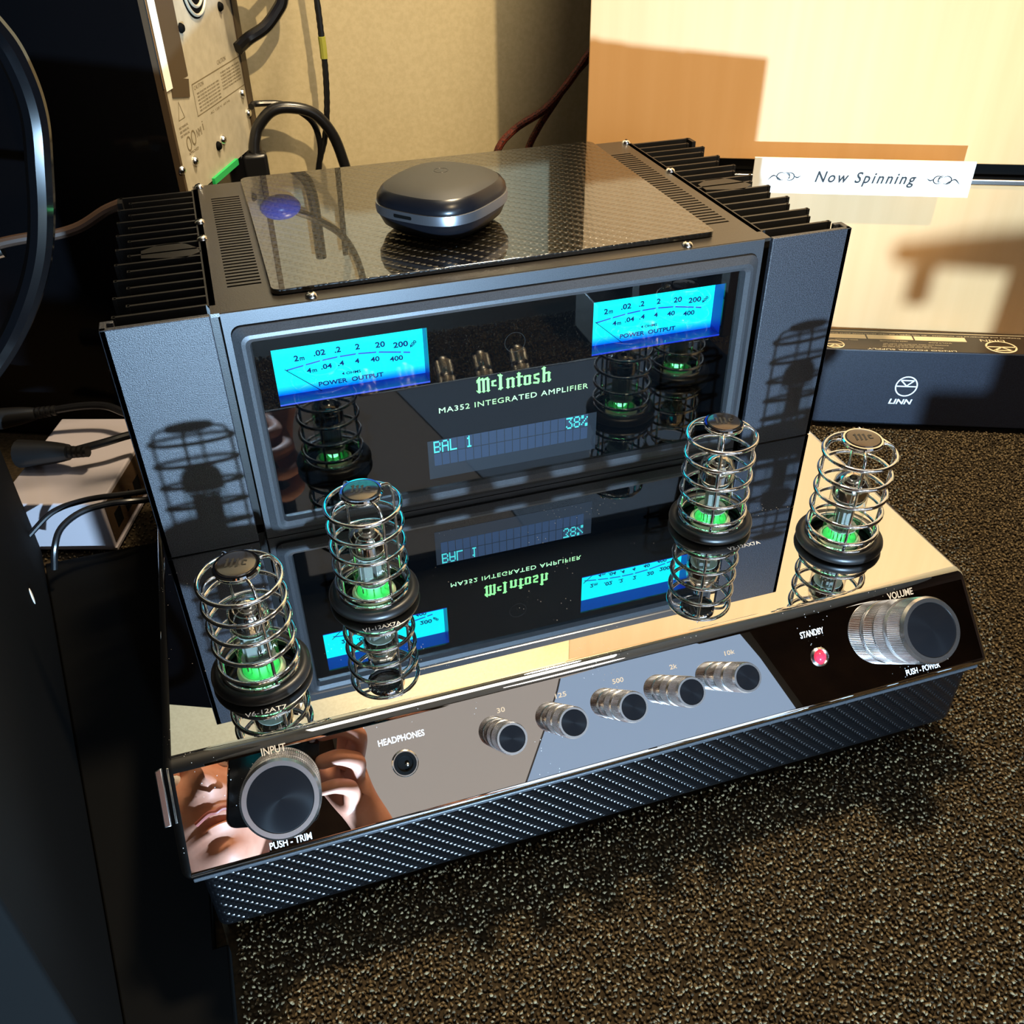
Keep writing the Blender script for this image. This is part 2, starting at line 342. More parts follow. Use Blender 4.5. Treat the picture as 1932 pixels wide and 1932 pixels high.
# carpet pile: one joined object of tufts (uncountable)
def carpet():
    pts = []
    def fill(x0, x1, y0, y1, d):
        nx = int((x1-x0)/d); ny = int((y1-y0)/d)
        gx, gy = np.meshgrid(np.arange(nx), np.arange(ny)); gx = gx.ravel()*d+x0; gy = gy.ravel()*d+y0
        return np.c_[gx, gy]+rng.uniform(-0.45, 0.45, (len(gx), 2))*d
    P = np.vstack([fill(1.3, 90, -46, -15, 0.235), fill(43, 90, -15, 20, 0.25), fill(-14, 3, 17, 30, 0.45)])
    # keep out of the chassis footprint
    P = P[~((P[:,0] > 3) & (P[:,0] < 42) & (P[:,1] > -17.3))]
    P = P[~((P[:,0] > 45) & ((P[:,1]-16.2)*0.9198+(P[:,0]-56.25)*0.3924 > 0))]
    n = len(P)
    base = np.array([(1,0,0),(-1,0,0),(0,1,0),(0,-1,0),(0,0,1),(0,0,-1)], float)
    F = np.array([(0,2,4),(2,1,4),(1,3,4),(3,0,4),(2,0,5),(1,2,5),(3,1,5),(0,3,5)])
    a = rng.uniform(0, 2*np.pi, n); t = rng.uniform(-0.7, 0.7, n)
    sx = rng.uniform(0.13, 0.19, n); sy = rng.uniform(0.08, 0.12, n); sz = rng.uniform(0.09, 0.17, n)
    v = base[None]*np.c_[sx, sy, sz][:, None, :]
    ct, st = np.cos(t), np.sin(t); vx = v[...,0]*ct[:,None]+v[...,2]*st[:,None]; vz = -v[...,0]*st[:,None]+v[...,2]*ct[:,None]; vy = v[...,1]
    ca, sa = np.cos(a), np.sin(a); x = vx*ca[:,None]-vy*sa[:,None]; y = vx*sa[:,None]+vy*ca[:,None]
    V = np.stack([x+P[:,0:1], y+P[:,1:2], vz+rng.uniform(-0.30, -0.12, n)[:,None]], -1).reshape(-1, 3)*S
    me = bpy.data.meshes.new('carpet_pile'); Fi = (F[None]+np.arange(n)[:,None,None]*6).reshape(-1, 3)
    me.vertices.add(len(V)); me.vertices.foreach_set('co', V.ravel()); me.loops.add(Fi.size); me.loops.foreach_set('vertex_index', Fi.ravel().astype(np.int32))
    me.polygons.add(len(Fi)); me.polygons.foreach_set('loop_start', np.arange(0, Fi.size, 3, dtype=np.int32)); me.update(calc_edges=True)
    me.shade_smooth(); me.materials.append(carpet_m)
    o = bpy.data.objects.new('carpet_pile', me); C.objects.link(o); o['kind'] = 'stuff'
    tag(o, 'brown looped carpet pile covering the floor around the amplifier', 'carpet')
carpet()

# ================================================================== AMPLIFIER
Wc = 44.5; D0 = 15.23; PA, PB = 3.843, 3.955
amp = thing('amplifier', 'black and mirror-steel integrated amplifier with two glowing blue meters and four caged tubes', 'amplifier', (22.25, 2, -ZF))
PL = math.hypot(PA, PB); pn = Vector((0, -PB/PL, PA/PL)); pv = Vector((0, PA/PL, PB/PL))   # panel normal, panel up
def pp(x, s, t=0.0): return Vector((x, -D0-PA*s, -PB*s))+pn*t
MB().prism([(22.5,0),(-D0,0),(-D0-PA,-PB),(-D0-PA+1.3,-PB-0.45),(22.5,-PB-0.45)], (0,0,0), Y, Z, X, Wc).build('mirror_chassis', mirror, amp, bevel=0.48, bseg=7)
MB().box(0.7, -18.4, -9.3, 43.8, 22.3, -PB-0.35).build('carbon_fibre_base', carbon_front, amp, bevel=0.5, bseg=3)
MB().box(0.4, -18.6, -PB-0.66, 44.1, 22.3, -PB-0.42).build('base_lip', frame_m, amp, bevel=0.06)
MB().prism([(0,0),(0.32,0.1),(0.32,-2.6),(0,-2.6)], pp(-0.3,0.03,-0.15), X, pv, pn, 0.25).build('side_clip', steel, amp, bevel=0.05)
for fx, fy in ((5,-15),(39.5,-15),(5,18),(39.5,18)):
    MB().lathe([(1.7,0),(2.1,0.1),(2.1,1.3),(1.9,1.55)], 32).build('foot', rubber, amp, loc=(fx,fy,-ZF))
# text on the mirrored control panel
def ptext(t, x, s, w, h, m=None, name='panel_lettering'): MB().text(t, pp(x, s, 0.003), X, pv, w=w, h=h, depth=0.004, bold=0.014).build(name, m or white_ink, amp, smooth=0)
ptext('INPUT',5.07,0.12,1.15,0.36); ptext('HEADPHONES',11.07,0.285,2.3,0.30); ptext('STANDBY',34.0,0.275,1.45,0.34); ptext('VOLUME',39.93,0.115,1.65,0.38)
ptext('PUSH - TRIM',5.05,0.90,1.95,0.32); ptext('PUSH - POWER',40.1,0.89,2.2,0.32)
for t, x, w in (('30',16.2,0.42),('125',19.4,0.6),('500',22.55,0.62),('2k',25.7,0.42),('10k',29.0,0.6)): ptext(t, x, 0.255, w, 0.24, white_ink, 'tone_lettering')
# knobs: built with their axis along local z, then turned onto the panel normal
prot = pn.to_track_quat('Z', 'Y').to_euler()
def knurl(mb, r, z0, z1, n):
    vs = []; fs = []
    for k in range(2*n):
        a = math.pi*k/n; q = r if k % 2 else r-0.035*min(1, r)
        vs += [(q*math.cos(a), q*math.sin(a), z0), (q*math.cos(a), q*math.sin(a), z1)]
    m = 2*n
    for k in range(m): a = 2*k; b = 2*((k+1) % m); fs.append((a, b, b+1, a+1))
    mb.add(vs, fs)
def knob(x, s, r, L, name):
    g0, g1 = L*0.37, L*0.47
    b = MB(); b.lathe([(r*0.93,0),(r*0.99,0.05),(r*0.985,g0-0.04),(r*0.9,g0),(r*0.84,g0+0.05),(r*0.84,g1-0.05),(r*0.95,g1),(r*0.985,g1+0.04),(r*0.985,L-0.22),(r*0.99,L-0.2),(r*0.93,L),(r*0.81,L),(r*0.80,L-0.06),(0.001,L-0.06)], 64)
    knurl(b, r, 0.07, g0-0.06, int(40+r*40)); knurl(b, r, g1+0.06, L-0.24, int(40+r*40))
    o = b.build(name, knob_side, amp, loc=tuple(pp(x, s)), rot=prot, smooth=50)
    MB().lathe([(r*0.80,L-0.08),(r*0.80,L-0.035),(r*0.78,L-0.02),(0.001,L-0.02)], 64, cap=False).build('knob_cap', knob_cap, o)
    return o
knob(5.1, 0.45, 1.82, 2.67, 'input_knob'); knob(39.4, 0.45, 1.82, 2.67, 'volume_knob')
for i in range(-2, 3): knob(22.25+i*3.132, 0.45, 0.79, 2.5, 'tone_knob')
j = MB().lathe([(0.66,0),(0.66,0.07),(0.6,0.12),(0.5,0.12),(0.45,0.03),(0.36,-0.0),(0.35,0.02)], 40, cap=False).build('headphone_jack', steel, amp, loc=tuple(pp(11.0,0.48)), rot=prot)
MB().lathe([(0.56,0.02),(0.56,0.13),(0.40,0.13),(0.36,0.05),(0.30,0.02),(0.001,0.02)], 36, cap=False).build('jack_hole', dark, j)
MB().ball((0.1,-0.08,0.06), 0.12, n=10, k=6).build('jack_contact', steel, j)
j = MB().lathe([(0.52,0),(0.52,0.06),(0.42,0.14),(0.30,0.06)], 36, cap=False).build('standby_light', steel, amp, loc=tuple(pp(34.1,0.49)), rot=prot)
MB().ball((0,0,0.1), 0.3, 0.3, 0.22).build('red_lens', red_glass, j)

# cabinet -----------------------------------------------------------
XL, XR, HH = 6.35, 38.15, 14.75
MB().box(XL, 2.0, 0.02, XR, 22.2, HH-0.25).build('cabinet_body', blackmetal, amp)
# top cover with real ventilation slots
def top_cover():
    b = MB(); z0, z1 = HH-0.2, HH
    ys = [3.75+i*0.46 for i in range(34)]
    vl = (7.12, 8.95); vr = (35.62, 37.42)
    xs = [XL-0.3, vl[0], vl[1], vr[0], vr[1], XR+0.3]
    b.box(xs[0], 0.55, z0, xs[1], 22.2, z1); b.box(xs[2], 0.55, z0, xs[3], 22.2, z1); b.box(xs[4], 0.55, z0, xs[5], 22.2, z1)
    for a, c in (vl, vr):
        b.box(a, 0.55, z0, c, ys[0], z1); b.box(a, ys[-1]+0.2, z0, c, 22.2, z1)
        for i in range(len(ys)-1): b.box(a, ys[i]+0.2, z0, c, ys[i+1], z1)
    return b.build('top_cover', topmetal, amp)
tc_ = top_cover()
MB().box(7.0, 3.6, HH-0.6, 9.1, 19.4, HH-0.3).build('left_vent_well', dark, amp); MB().box(35.5, 3.6, HH-0.6, 37.6, 19.4, HH-0.3).build('right_vent_well', dark, amp)
def rrect(x0, y0, x1, y1, r, n=6):
    p = []
    for cx, cy, a0 in ((x1-r,y1-r,0),(x0+r,y1-r,90),(x0+r,y0+r,180),(x1-r,y0+r,270)):
        for i in range(n+1): a = math.radians(a0+90*i/n); p.append((cx+r*math.cos(a), cy+r*math.sin(a)))
    return p
MB().prism(rrect(9.3,1.75,35.45,22.0,0.55), (0,0,HH+0.03), X, Y, Z, 0.3).build('glass_top_cover', carbon_top, amp, bevel=0.05, bseg=2)
for sx, sy in ((11.3,1.05),(33.2,1.0),(38.3,14.1),(6.2,14.6),(6.2,11.6),(38.15,21.6),(6.5,21.8)):
    o = MB().lathe([(0.34,0),(0.34,0.08),(0.26,0.2),(0.12,0.26),(0.001,0.26)], 20, cap=False).build('screw', steel if sy < 2 or sx < 30 else chrome, amp, loc=(sx,sy,HH))
    MB().lathe([(0.11,0.2),(0.11,0.275),(0.001,0.275)], 6, cap=False).build('screw_socket', dark, o)
# heat sinks: each fin its own piece
for side in (0, 1):
    f = (lambda x: x) if side == 0 else (lambda x: Wc-x)
    xi = 5.95
    hs = MB(); a, c = sorted((f(xi), f(XL+0.02))); hs.box(a, 1.65, 0.3, c, 21.5, HH)
    cm = f(4.15); 
    # cast lettering bridge in the middle fins
    y8 = 9.9
    hs.prism([(-1.5,-0.6),(1.0,-1.3),(1.9,-0.6),(1.6,0.2),(1.1,0.9),(0.6,1.3),(-0.6,1.25),(-1.5,0.6)], (cm, 10.3, 0.3), X, Y, Z, HH-0.3)
    hs = hs.build('heat_sink', blackmetal, amp)
    for k in range(17):
        y = 1.75+k*1.21; xo = 1.25 if k % 2 == 0 else 1.95
        if k == 16: xo = 1.35
        b = MB(); a, c = sorted((f(xo), f(xi))); b.box(a, y, 0.4, c, y+0.2, HH)
        a, c = sorted((f(xo-0.06), f(xo+0.12))); b.box(a, y-0.05, 0.4, c, y+0.25, HH)
        if k == 16: a, c = sorted((f(1.15), f(1.45))); b.box(a, y-0.9, 0.4, c, y+0.2, HH)
        b.build('fin', blackmetal, hs)
    a, c = sorted((f(0.61), f(6.0)))
    p = MB().box(a, 0.35, 0.05, c, 0.7, HH)
    a, c = sorted((f(0.61), f(0.95))); p.box(a, 0.35, 0.05, c, 1.5, HH)
    a, c = sorted((f(0.9), f(1.3))); p.box(a, 1.2, 0.05, c, 1.5, HH)
    p.build('side_panel', powder, amp, bevel=0.05, bseg=2)
# faceplate, bezel, glass ---------------------------------------------
fp = MB(); fp.box(6.5,0.45,0.03,38.0,2.0,1.3); fp.box(6.5,0.45,13.08,38.0,2.0,HH-0.02); fp.box(6.5,0.45,1.3,7.75,2.0,13.08); fp.box(36.75,0.45,1.3,38.0,2.0,13.08)
fp.build('faceplate', frame_m, amp)
def bezel():
    b = MB()
    rings = [(6.85,0.42,37.65,13.95,0.55,0.45),(6.85,0.42,37.65,13.95,0.55,0.25),(7.25,0.8,37.25,13.55,0.5,-0.02),(7.45,1.0,37.05,13.35,0.4,-0.05),(7.68,1.25,36.82,13.12,0.25,0.12),(7.78,1.35,36.72,13.02,0.2,0.55)]
    vs = []; n = 28
    for x0,z0,x1,z1,r,y in rings:
        vs += [(a, y, c) for a, c in rrect(x0,z0,x1,z1,r)]
    n = len(rrect(0,0,9,9,1)); fs = []
    for j in range(len(rings)-1):
        for i in range(n): fs.append((j*n+i, j*n+(i+1) % n, (j+1)*n+(i+1) % n, (j+1)*n+i))
    b.add(vs, fs); return b.build('bezel', frame_m, amp, smooth=12)
bezel()
# glass slabs around the two meter openings
mx0, mx1, mz0, mz1 = 8.68, 17.25, 8.80, 12.27
g = MB(); gy0, gy1 = 0.5, 0.62
for a in (dict(x=(7.7,36.8), z=(1.3,mz0)), dict(x=(7.7,36.8), z=(mz1,13.1)), dict(x=(7.7,mx0), z=(mz0,mz1)), dict(x=(mx1,Wc-mx1), z=(mz0,mz1)), dict(x=(Wc-mx0,36.8), z=(mz0,mz1))):
    g.box(a['x'][0], gy0, a['z'][0], a['x'][1], gy1, a['z'][1])
g.build('black_glass', glass_front, amp)
def seg7(*a): pass
def meter(x0, x1):
    b = MB(); d = 1.75
    b.add([(x0,gy1,mz0),(x1,gy1,mz0),(x1,gy1,mz1),(x0,gy1,mz1),(x0,d,mz0),(x1,d,mz0),(x1,d,mz1),(x0,d,mz1)], [(0,1,5,4),(1,2,6,5),(2,3,7,6),(3,0,4,7)])
    b.box(x0, gy0+0.05, mz0, x1, gy0+0.3, mz0+0.10)
    o = b.build('meter', well_m, amp, smooth=0)
    MB().box(x0-0.1, d, mz0, x1+0.15, d+0.1, mz1+0.1).build('dial_face', dial_m, o)
    yf = d-0.012; off = x0-mx0; k = (mx1-mx0)/8.9
    def q(x, z): return (x0+(x-8.62)*k, z)
    a = MB()
    P = [(9.37,10.38),(10.43,10.54),(11.42,10.67),(12.45,10.74),(13.54,10.75),(14.75,10.66),(16.22,10.42),(16.7,10.33)]
    for i in range(len(P)-1):
        (xa,za),(xb,zb) = P[i],P[i+1]; g_ = 0.07 if i else 0.0; ga = 0.07 if i < 6 else 0
        n = 5; th = 0.085
        pts = [(xa+g_+(xb-ga-xa-g_)*t/n) for t in range(n+1)]
        fz = lambda x: float(np.interp(x, [p[0] for p in P], [p[1] for p in P]))
        poly = [q(x, fz(x)+0.0) for x in pts]+[q(x-0.04, fz(x)-th) for x in pts[::-1]]
        a.prism(poly, (0,yf,0), X, Z, -Y, 0.01)
    a.build('scale_arc', blue_ink, o)
    a = MB()
    def T(s, x, z, w, h=0.34, u=X, v=Z): c = q(x, z); a.text(s, (c[0], yf, c[1]), u, v, w=w, h=h, depth=0.01, bold=0.026)
    for s, x, z, w in (('2',10.0,10.82,0.26),('.02',11.36,10.96,0.66),('.2',12.42,10.98,0.36),('2',13.59,10.98,0.26),('20',14.93,10.9,0.56),('200',16.15,10.72,0.86)): T(s, x, z, w)
    T('m',10.33,10.82,0.26,0.2); T('400',16.95,10.72,0.5,0.2, Vector((0.72,0,0.7)), Vector((-0.7,0,0.72)))
    for s, x, z, w in (('4',10.62,9.98,0.26),('.04',11.65,10.08,0.62),('.4',12.51,10.13,0.36),('4',13.47,10.12,0.26),('40',14.54,10.06,0.52),('400',15.82,9.9,0.78)): T(s, x, z, w, 0.3)
    T('m',10.94,9.98,0.26,0.18); T('4 OHMS',13.05,9.52,1.1,0.17); T('POWER  OUTPUT',13.0,9.04,3.75,0.27)
    a.build('scale_lettering', thin_ink, o)
    na, nb = q(9.37,10.4), q(11.75,8.3)
    MB().tube([(na[0]-0.12,yf-0.12,na[1]+0.06),(nb[0],yf-0.12,nb[1])], 0.022, 6, 1).build('needle', thin_ink, o)
    return o
meter(mx0, mx1); meter(Wc-mx1, Wc-mx0)
# clear cover pane over the openings is part of the glass: thin reflective sheet
MB().box(7.75, 0.47, 1.32, 36.75, 0.49, 13.05).build('clear_front_pane', clear_glass, amp)
# blackletter logo
def logo():
    b = MB(); y = 0.495
    zb, xh, cp = 7.6, 8.28, 8.62
    def stem(x, z0, z1, w=0.16, tl=0.07):
        b.prism([(x-w/2,z0+tl),(x,z0-tl*0.6),(x+w/2,z0+tl),(x+w/2,z1-tl),(x,z1+tl*0.6),(x-w/2,z1-tl)], (0,y,0), X, Z, -Y, 0.03)
        for zz in (z0+tl*0.9, z1-tl*0.9):
            b.prism([(x-w*0.85,zz),(x,zz-tl*1.1),(x+w*0.85,zz),(x,zz+tl*1.1)], (0,y-0.002,0), X, Z, -Y, 0.03)
    def st(xa, za, xb, zb_, w=0.08):
        d = Vector((xb-xa, zb_-za)); n = Vector((-d.y, d.x)).normalized()*w/2
        b.prism([(xa-n.x,za-n.y),(xb-n.x,zb_-n.y),(xb+n.x,zb_+n.y),(xa+n.x,za+n.y)], (0,y-0.001,0), X, Z, -Y, 0.03)
    # M
    stem(20.15,zb,cp-0.08,0.15); stem(20.42,zb,cp-0.14,0.15); stem(20.70,zb,cp-0.14,0.15)
    st(20.0,cp-0.22,20.2,cp+0.02,0.07); st(20.1,cp-0.2,20.42,cp-0.08,0.1); st(20.40,cp-0.2,20.72,cp-0.08,0.1); st(20.0,8.3,20.12,8.42,0.05); st(20.13,zb+0.05,19.98,zb+0.18,0.05)
    # c
    stem(20.98,7.92,xh,0.12,0.05); st(20.96,7.96,21.22,7.92,0.08); st(20.96,xh-0.05,21.2,xh-0.02,0.11)
    # I
    stem(21.47,zb,cp,0.17,0.1); st(21.3,cp-0.02,21.6,cp-0.1,0.07); st(21.32,zb+0.04,21.62,zb+0.1,0.07)
    # n
    stem(21.93,zb,xh,0.15); stem(22.25,zb,xh-0.03,0.15); st(21.85,xh-0.08,22.25,xh-0.02,0.1)
    # t
    stem(22.62,zb,cp-0.08,0.16); st(22.45,xh-0.03,22.86,xh-0.03,0.09); st(22.62,zb+0.03,22.8,zb+0.12,0.07)
    # o
    stem(23.0,zb+0.04,xh-0.03,0.14); stem(23.3,zb+0.04,xh-0.03,0.14); st(22.98,xh-0.06,23.32,xh-0.06,0.09); st(22.98,zb+0.06,23.32,zb+0.06,0.09)
    # s
    st(23.55,xh-0.1,23.9,xh-0.04,0.12); st(23.6,xh-0.08,23.62,7.98,0.11); st(23.58,8.0,23.88,7.88,0.11); st(23.86,7.9,23.86,7.68,0.12); st(23.52,zb+0.1,23.88,zb+0.04,0.12)
    # h
    stem(24.2,zb,cp+0.02,0.16); stem(24.52,zb+0.0,xh-0.03,0.15); st(24.15,xh-0.1,24.55,xh-0.04,0.1); st(24.05,cp-0.1,24.28,cp-0.02,0.06); st(24.5,zb+0.06,24.66,zb+0.14,0.05)
    b.build('logo_lettering', green_ink, amp, smooth=0)
logo()
MB().text('MA352 INTEGRATED AMPLIFIER', (22.36,0.49,6.68), X, Z, w=9.45, h=0.35, depth=0.02, spacing=1.12).build('model_lettering', pale_ink, amp, smooth=0)
MB().torus(0.62, 0.012, 0, 40, 6).build('sensor_ring', blackmetal, amp, loc=(22.4,0.49,10.55), rot=(math.pi/2,0,0))
dsp = MB().box(16.78, 0.475, 2.1, 27.75, 0.495, 4.85).build('display', lcd_bg, amp)
cells = MB(); cw, chh = 10.06/20, 0.93
for r in range(2):
    for c in range(20):
        x = 17.12+c*cw; z = 3.0+(1-r)*0.93; cells.box(x+0.025, 0.465, z+0.03, x+cw-0.025, 0.475, z+chh-0.03)
o = cells.build('character_cells', lcd_cell, dsp); o['kind'] = 'stuff'
FONT = {'B':['11110','10001','10001','11110','10001','10001','11110'],'A':['01110','10001','10001','11111','10001','10001','10001'],
'L':['10000','10000','10000','10000','10000','10000','11111'],'1':['00100','01100','00100','00100','00100','00100','01110'],
'3':['11111','00010','00100','00010','00001','10001','01110'],'8':['01110','10001','10001','01110','10001','10001','01110'],
'%':['11000','11001','00010','00100','01000','10011','00011'],' ':['00000']*7}
for i, ch in list(enumerate('BAL'))+[(4,'1'),(17,'3'),(18,'8'),(19,'%')]:
    px = MB()
    for r in range(7):
        for c in range(5):
            if FONT[ch][r][c] == '1':
                x = 17.12+i*cw+0.035+c*0.088; z = 3.93+0.87-(r+1)*0.118; px.box(x, 0.452, z, x+0.078, 0.465, z+0.105)
    px.build('lit_character', lcd_on, dsp, smooth=0)

# tubes and guards --------------------------------------------------
def guard_parts():
    b = MB(); Rr = 1.95
    for k in range(4):
        a = math.pi/2*k; c, s_ = math.cos(a), math.sin(a)
        pts = [(1.86*c,1.86*s_,0.3),(1.86*c,1.86*s_,5.6),(1.84*c,1.84*s_,6.35),(1.66*c,1.66*s_,6.85),(1.3*c,1.3*s_,7.0),(1.05*c,1.05*s_,7.0)]
        b.tube(pts, 0.085, 10, 4)
    return b
tube_pos = [(5.1,-10.65,20),(11.72,-6.6,22),(32.62,-6.55,62),(39.05,-10.6,62)]
gm = None
def link_copy(src, parent, loc=None):
    o = src.copy(); C.objects.link(o); o.parent = parent; 
    if loc is not None: o.location = loc
    return o
protos = []
def make_tube_proto(loc):
    x, y, dg = loc; rot = (0,0,math.radians(dg+0)); L = (x,y,0)
    g = guard_parts().build('tube_guard', chrome, amp, loc=L, rot=rot, smooth=60)
    for z in (1.25,2.52,3.8,5.08,6.35): MB().torus(1.98, 0.118, z, 56, 12).build('guard_ring', chrome, g)
    MB().torus(1.88, 0.12, 0.62, 56, 12).build('bottom_ring', chrome, g)
    MB().lathe([(0.98,6.9),(1.1,6.92),(1.14,7.02),(1.14,7.14),(1.08,7.22),(0.98,7.22),(0.95,7.14),(0.93,7.0)], 48, cap=False).build('cap_rim', chrome, g)
    MB().lathe([(0.94,6.95),(0.94,7.2),(0.90,7.26),(0.7,7.30),(0.001,7.32)], 48, cap=False).build('cap_disc', capdisc, g)
    t = MB(); zt = 7.315; a = math.radians(-18-dg); u = Vector((math.cos(a),math.sin(a),0)); v = Vector((-math.sin(a),math.cos(a),0))
    def st(xa, ya, xb, yb, w=0.085):
        d = Vector((xb-xa, yb-ya)); n = Vector((-d.y, d.x)).normalized()*w/2
        t.prism([(xa-n.x,ya-n.y),(xb-n.x,yb-n.y),(xb+n.x,yb+n.y),(xa+n.x,ya+n.y)], (0,0,zt-0.03), u, v, Z, 0.04)
    for sx in (-0.42,-0.18,0.06): st(sx,-0.28,sx,0.28,0.1); st(sx-0.1,0.2,sx+0.03,0.32,0.06); st(sx+0.08,-0.22,sx-0.04,-0.32,0.05)
    st(0.3,-0.12,0.3,0.18,0.09); st(0.3,-0.14,0.5,-0.1,0.07); st(0.3,0.2,0.48,0.17,0.09)
    t.build('cap_lettering', dark_ink, g, smooth=0)
    MB().torus(2.18, 0.34, 0.34, 64, 16).build('rubber_ring', rubber, g)
    MB().lathe([(1.95,0.03),(1.95,0.12),(0.9,0.16),(0.001,0.16)], 48, cap=False).build('socket_plate', glossblack, g)
    # tube
    e = MB().lathe([(0.98,0.35),(1.04,0.6),(1.05,4.0),(0.98,4.4),(0.78,4.72),(0.45,4.92),(0.2,5.0),(0.1,5.15),(0.05,5.35),(0.001,5.4)], 40, cap=False).build('vacuum_tube', clear_glass, amp, loc=L, rot=rot)
    MB().lathe([(0.97,3.35),(1.0,4.0),(0.93,4.35),(0.74,4.66),(0.42,4.86),(0.18,4.94),(0.001,4.96)], 40, cap=False).build('getter_film', getter, e)
    b = MB()
    for sx in (-0.38,0.38): b.box(sx-0.26, -0.34, 1.3, sx+0.26, 0.34, 3.0)
    for sx in (-0.68,0.0,0.68): b.lathe([(0.045,0.5),(0.045,3.4)], 8, (sx,0.0,0)); b.lathe([(0.03,0.5),(0.03,3.4)], 8, (sx*0.8,0.42,0))
    b.build('plates', mica, e)
    b = MB()
    for z in (1.15,3.1): b.lathe([(0.86,z),(0.86,z+0.05)], 24)
    b.build('mica_spacer', mat('mica_clear', srgb(150,160,150), 0.25, 0.2) if not protos else protos[0], e)
    MB().lathe([(1.22,0.16),(1.22,0.3),(1.08,0.42),(0.98,0.42)], 40, cap=False).build('base_ring', cream, e)
    MB().lathe([(0.95,0.3),(0.95,0.42),(0.5,0.48),(0.001,0.48)], 30, cap=False).build('glow_disc', tube_green, e)
    b = MB()
    for k in range(9): a = 2*math.pi*k/9; b.lathe([(0.045,0.3),(0.045,1.15)], 8, (0.6*math.cos(a),0.6*math.sin(a),0))
    b.build('pins', steel, e)
    MB().text('12AX7A', (0.2,-1.07,2.3), X, Z, w=0.9, h=0.26, depth=0.01).build('tube_lettering', grey_ink, e)
    l = bpy.data.lights.new('tube_led', 'POINT'); l.energy = 0.014; l.color = (0.2, 1.0, 0.42); l.shadow_soft_size = 0.004
    return g, e, l
g0, e0, led = make_tube_proto(tube_pos[0])
def place_led(x, y):
    o = bpy.data.objects.new('tube_led', led); C.objects.link(o); o.location = W3(x, y, 0.8)
place_led(*tube_pos[0][:2])
for (x, y, dg) in tube_pos[1:]:
    for src in (g0, e0):
        n = src.copy(); C.objects.link(n); n.parent = amp; b = amp['_b']
        n.location = ((x-b[0])*S, (y-b[1])*S, (0-b[2])*S); n.rotation_euler = (0,0,math.radians(dg))
        for ch in src.children:
            c = ch.copy(); C.objects.link(c); c.parent = n
            if 'cap_lettering' in ch.name: c.rotation_euler = (0,0,math.radians(tube_pos[0][2]-dg))
    place_led(x, y)
for args in (('V6-12AT7', (5.0,-13.5,0.004), 2.0), ('V2-12AX7A', (33.5,-9.4,0.004), 2.1), ('V1-12AX7A', (11.6,-9.42,0.004), 2.1)):
    MB().text(args[0], args[1], X, Y, w=args[2], h=0.28, depth=0.004).build('chassis_lettering', white_ink, amp, smooth=0)

# ================================================================== EARBUD CASE on the glass top
def case():
    cx, cy, z0 = 20.45, 8.5, HH+0.35
    root = thing('earbud_case', 'rounded charcoal pebble-shaped case with silver band resting on the glass top', 'case', (cx,cy,z0))
    th = math.radians(43); n = 72
    def sq(r, z, a, ex=2.9):
        c, s_ = math.cos(a), math.sin(a); q = r/((abs(c)**ex+abs(s_)**ex)**(1/ex)); x, y = q*c*1.06, q*s_*0.97
        return (x*math.cos(th)-y*math.sin(th), x*math.sin(th)+y*math.cos(th), z)
    def shell(prof, name, m, closed=True):
        b = MB(); vs = []; fs = []
        for r, z, ex in prof:
            for i in range(n): vs.append(sq(r, z, 2*math.pi*i/n, ex))
        for j in range(len(prof)-1):
            for i in range(n): fs.append((j*n+i, j*n+(i+1) % n, (j+1)*n+(i+1) % n, (j+1)*n+i))
        b.add(vs, fs); return b.build(name, m, root, loc=(cx,cy,z0), smooth=60)
    shell([(0.01,0,2.2),(2.2,0.0,2.4),(2.8,0.12,2.6),(3.25,0.55,2.9),(3.46,1.1,3),(3.5,1.2,3)], 'lower_shell', case_side)
    bd = shell([(3.48,1.2,3),(3.56,1.23,3),(3.58,1.5,3),(3.56,1.78,3),(3.48,1.8,3)], 'band', case_band)
    shell([(3.48,1.8,3),(3.5,1.86,3),(3.46,2.15,3),(3.25,2.5,2.9),(3.14,2.58,2.8)], 'upper_rim', case_side)
    lid = shell([(3.14,2.58,2.8),(2.9,2.74,2.7),(2.3,2.94,2.5),(1.5,3.08,2.3),(0.7,3.16,2),(0.01,3.18,2)], 'lid', case_top)
    # charging slot in the left flat of the band
    a = math.radians(225); m = MB(); c0 = Vector(sq(3.58,1.5,a-0.0,3))
    for k, (nm, mt, w, h, off) in enumerate((('slot', dark, 0.62, 0.1, 0.01),)):
        d = Vector((math.cos(th+math.pi), math.sin(th+math.pi), 0)); u = Vector((-d.y, d.x, 0)); o_ = d*3.76*1.0+Vector((0,0,1.5))
        m.prism(rrect(-w-0.3,-h,w-0.3,h,0.09), o_, u, Z, d, 0.035)
    m.build(nm, mt, bd)
    t = MB()
    for r in (0.42,): 
        t.torus(r, 0.02, 3.165, 32, 6)
    t.prism([(-0.22,0.12),(0.22,0.12),(0,-0.22)], (0,0,3.15), X, Y, Z, 0.03)
    t.build('emblem', case_side, lid)
case()

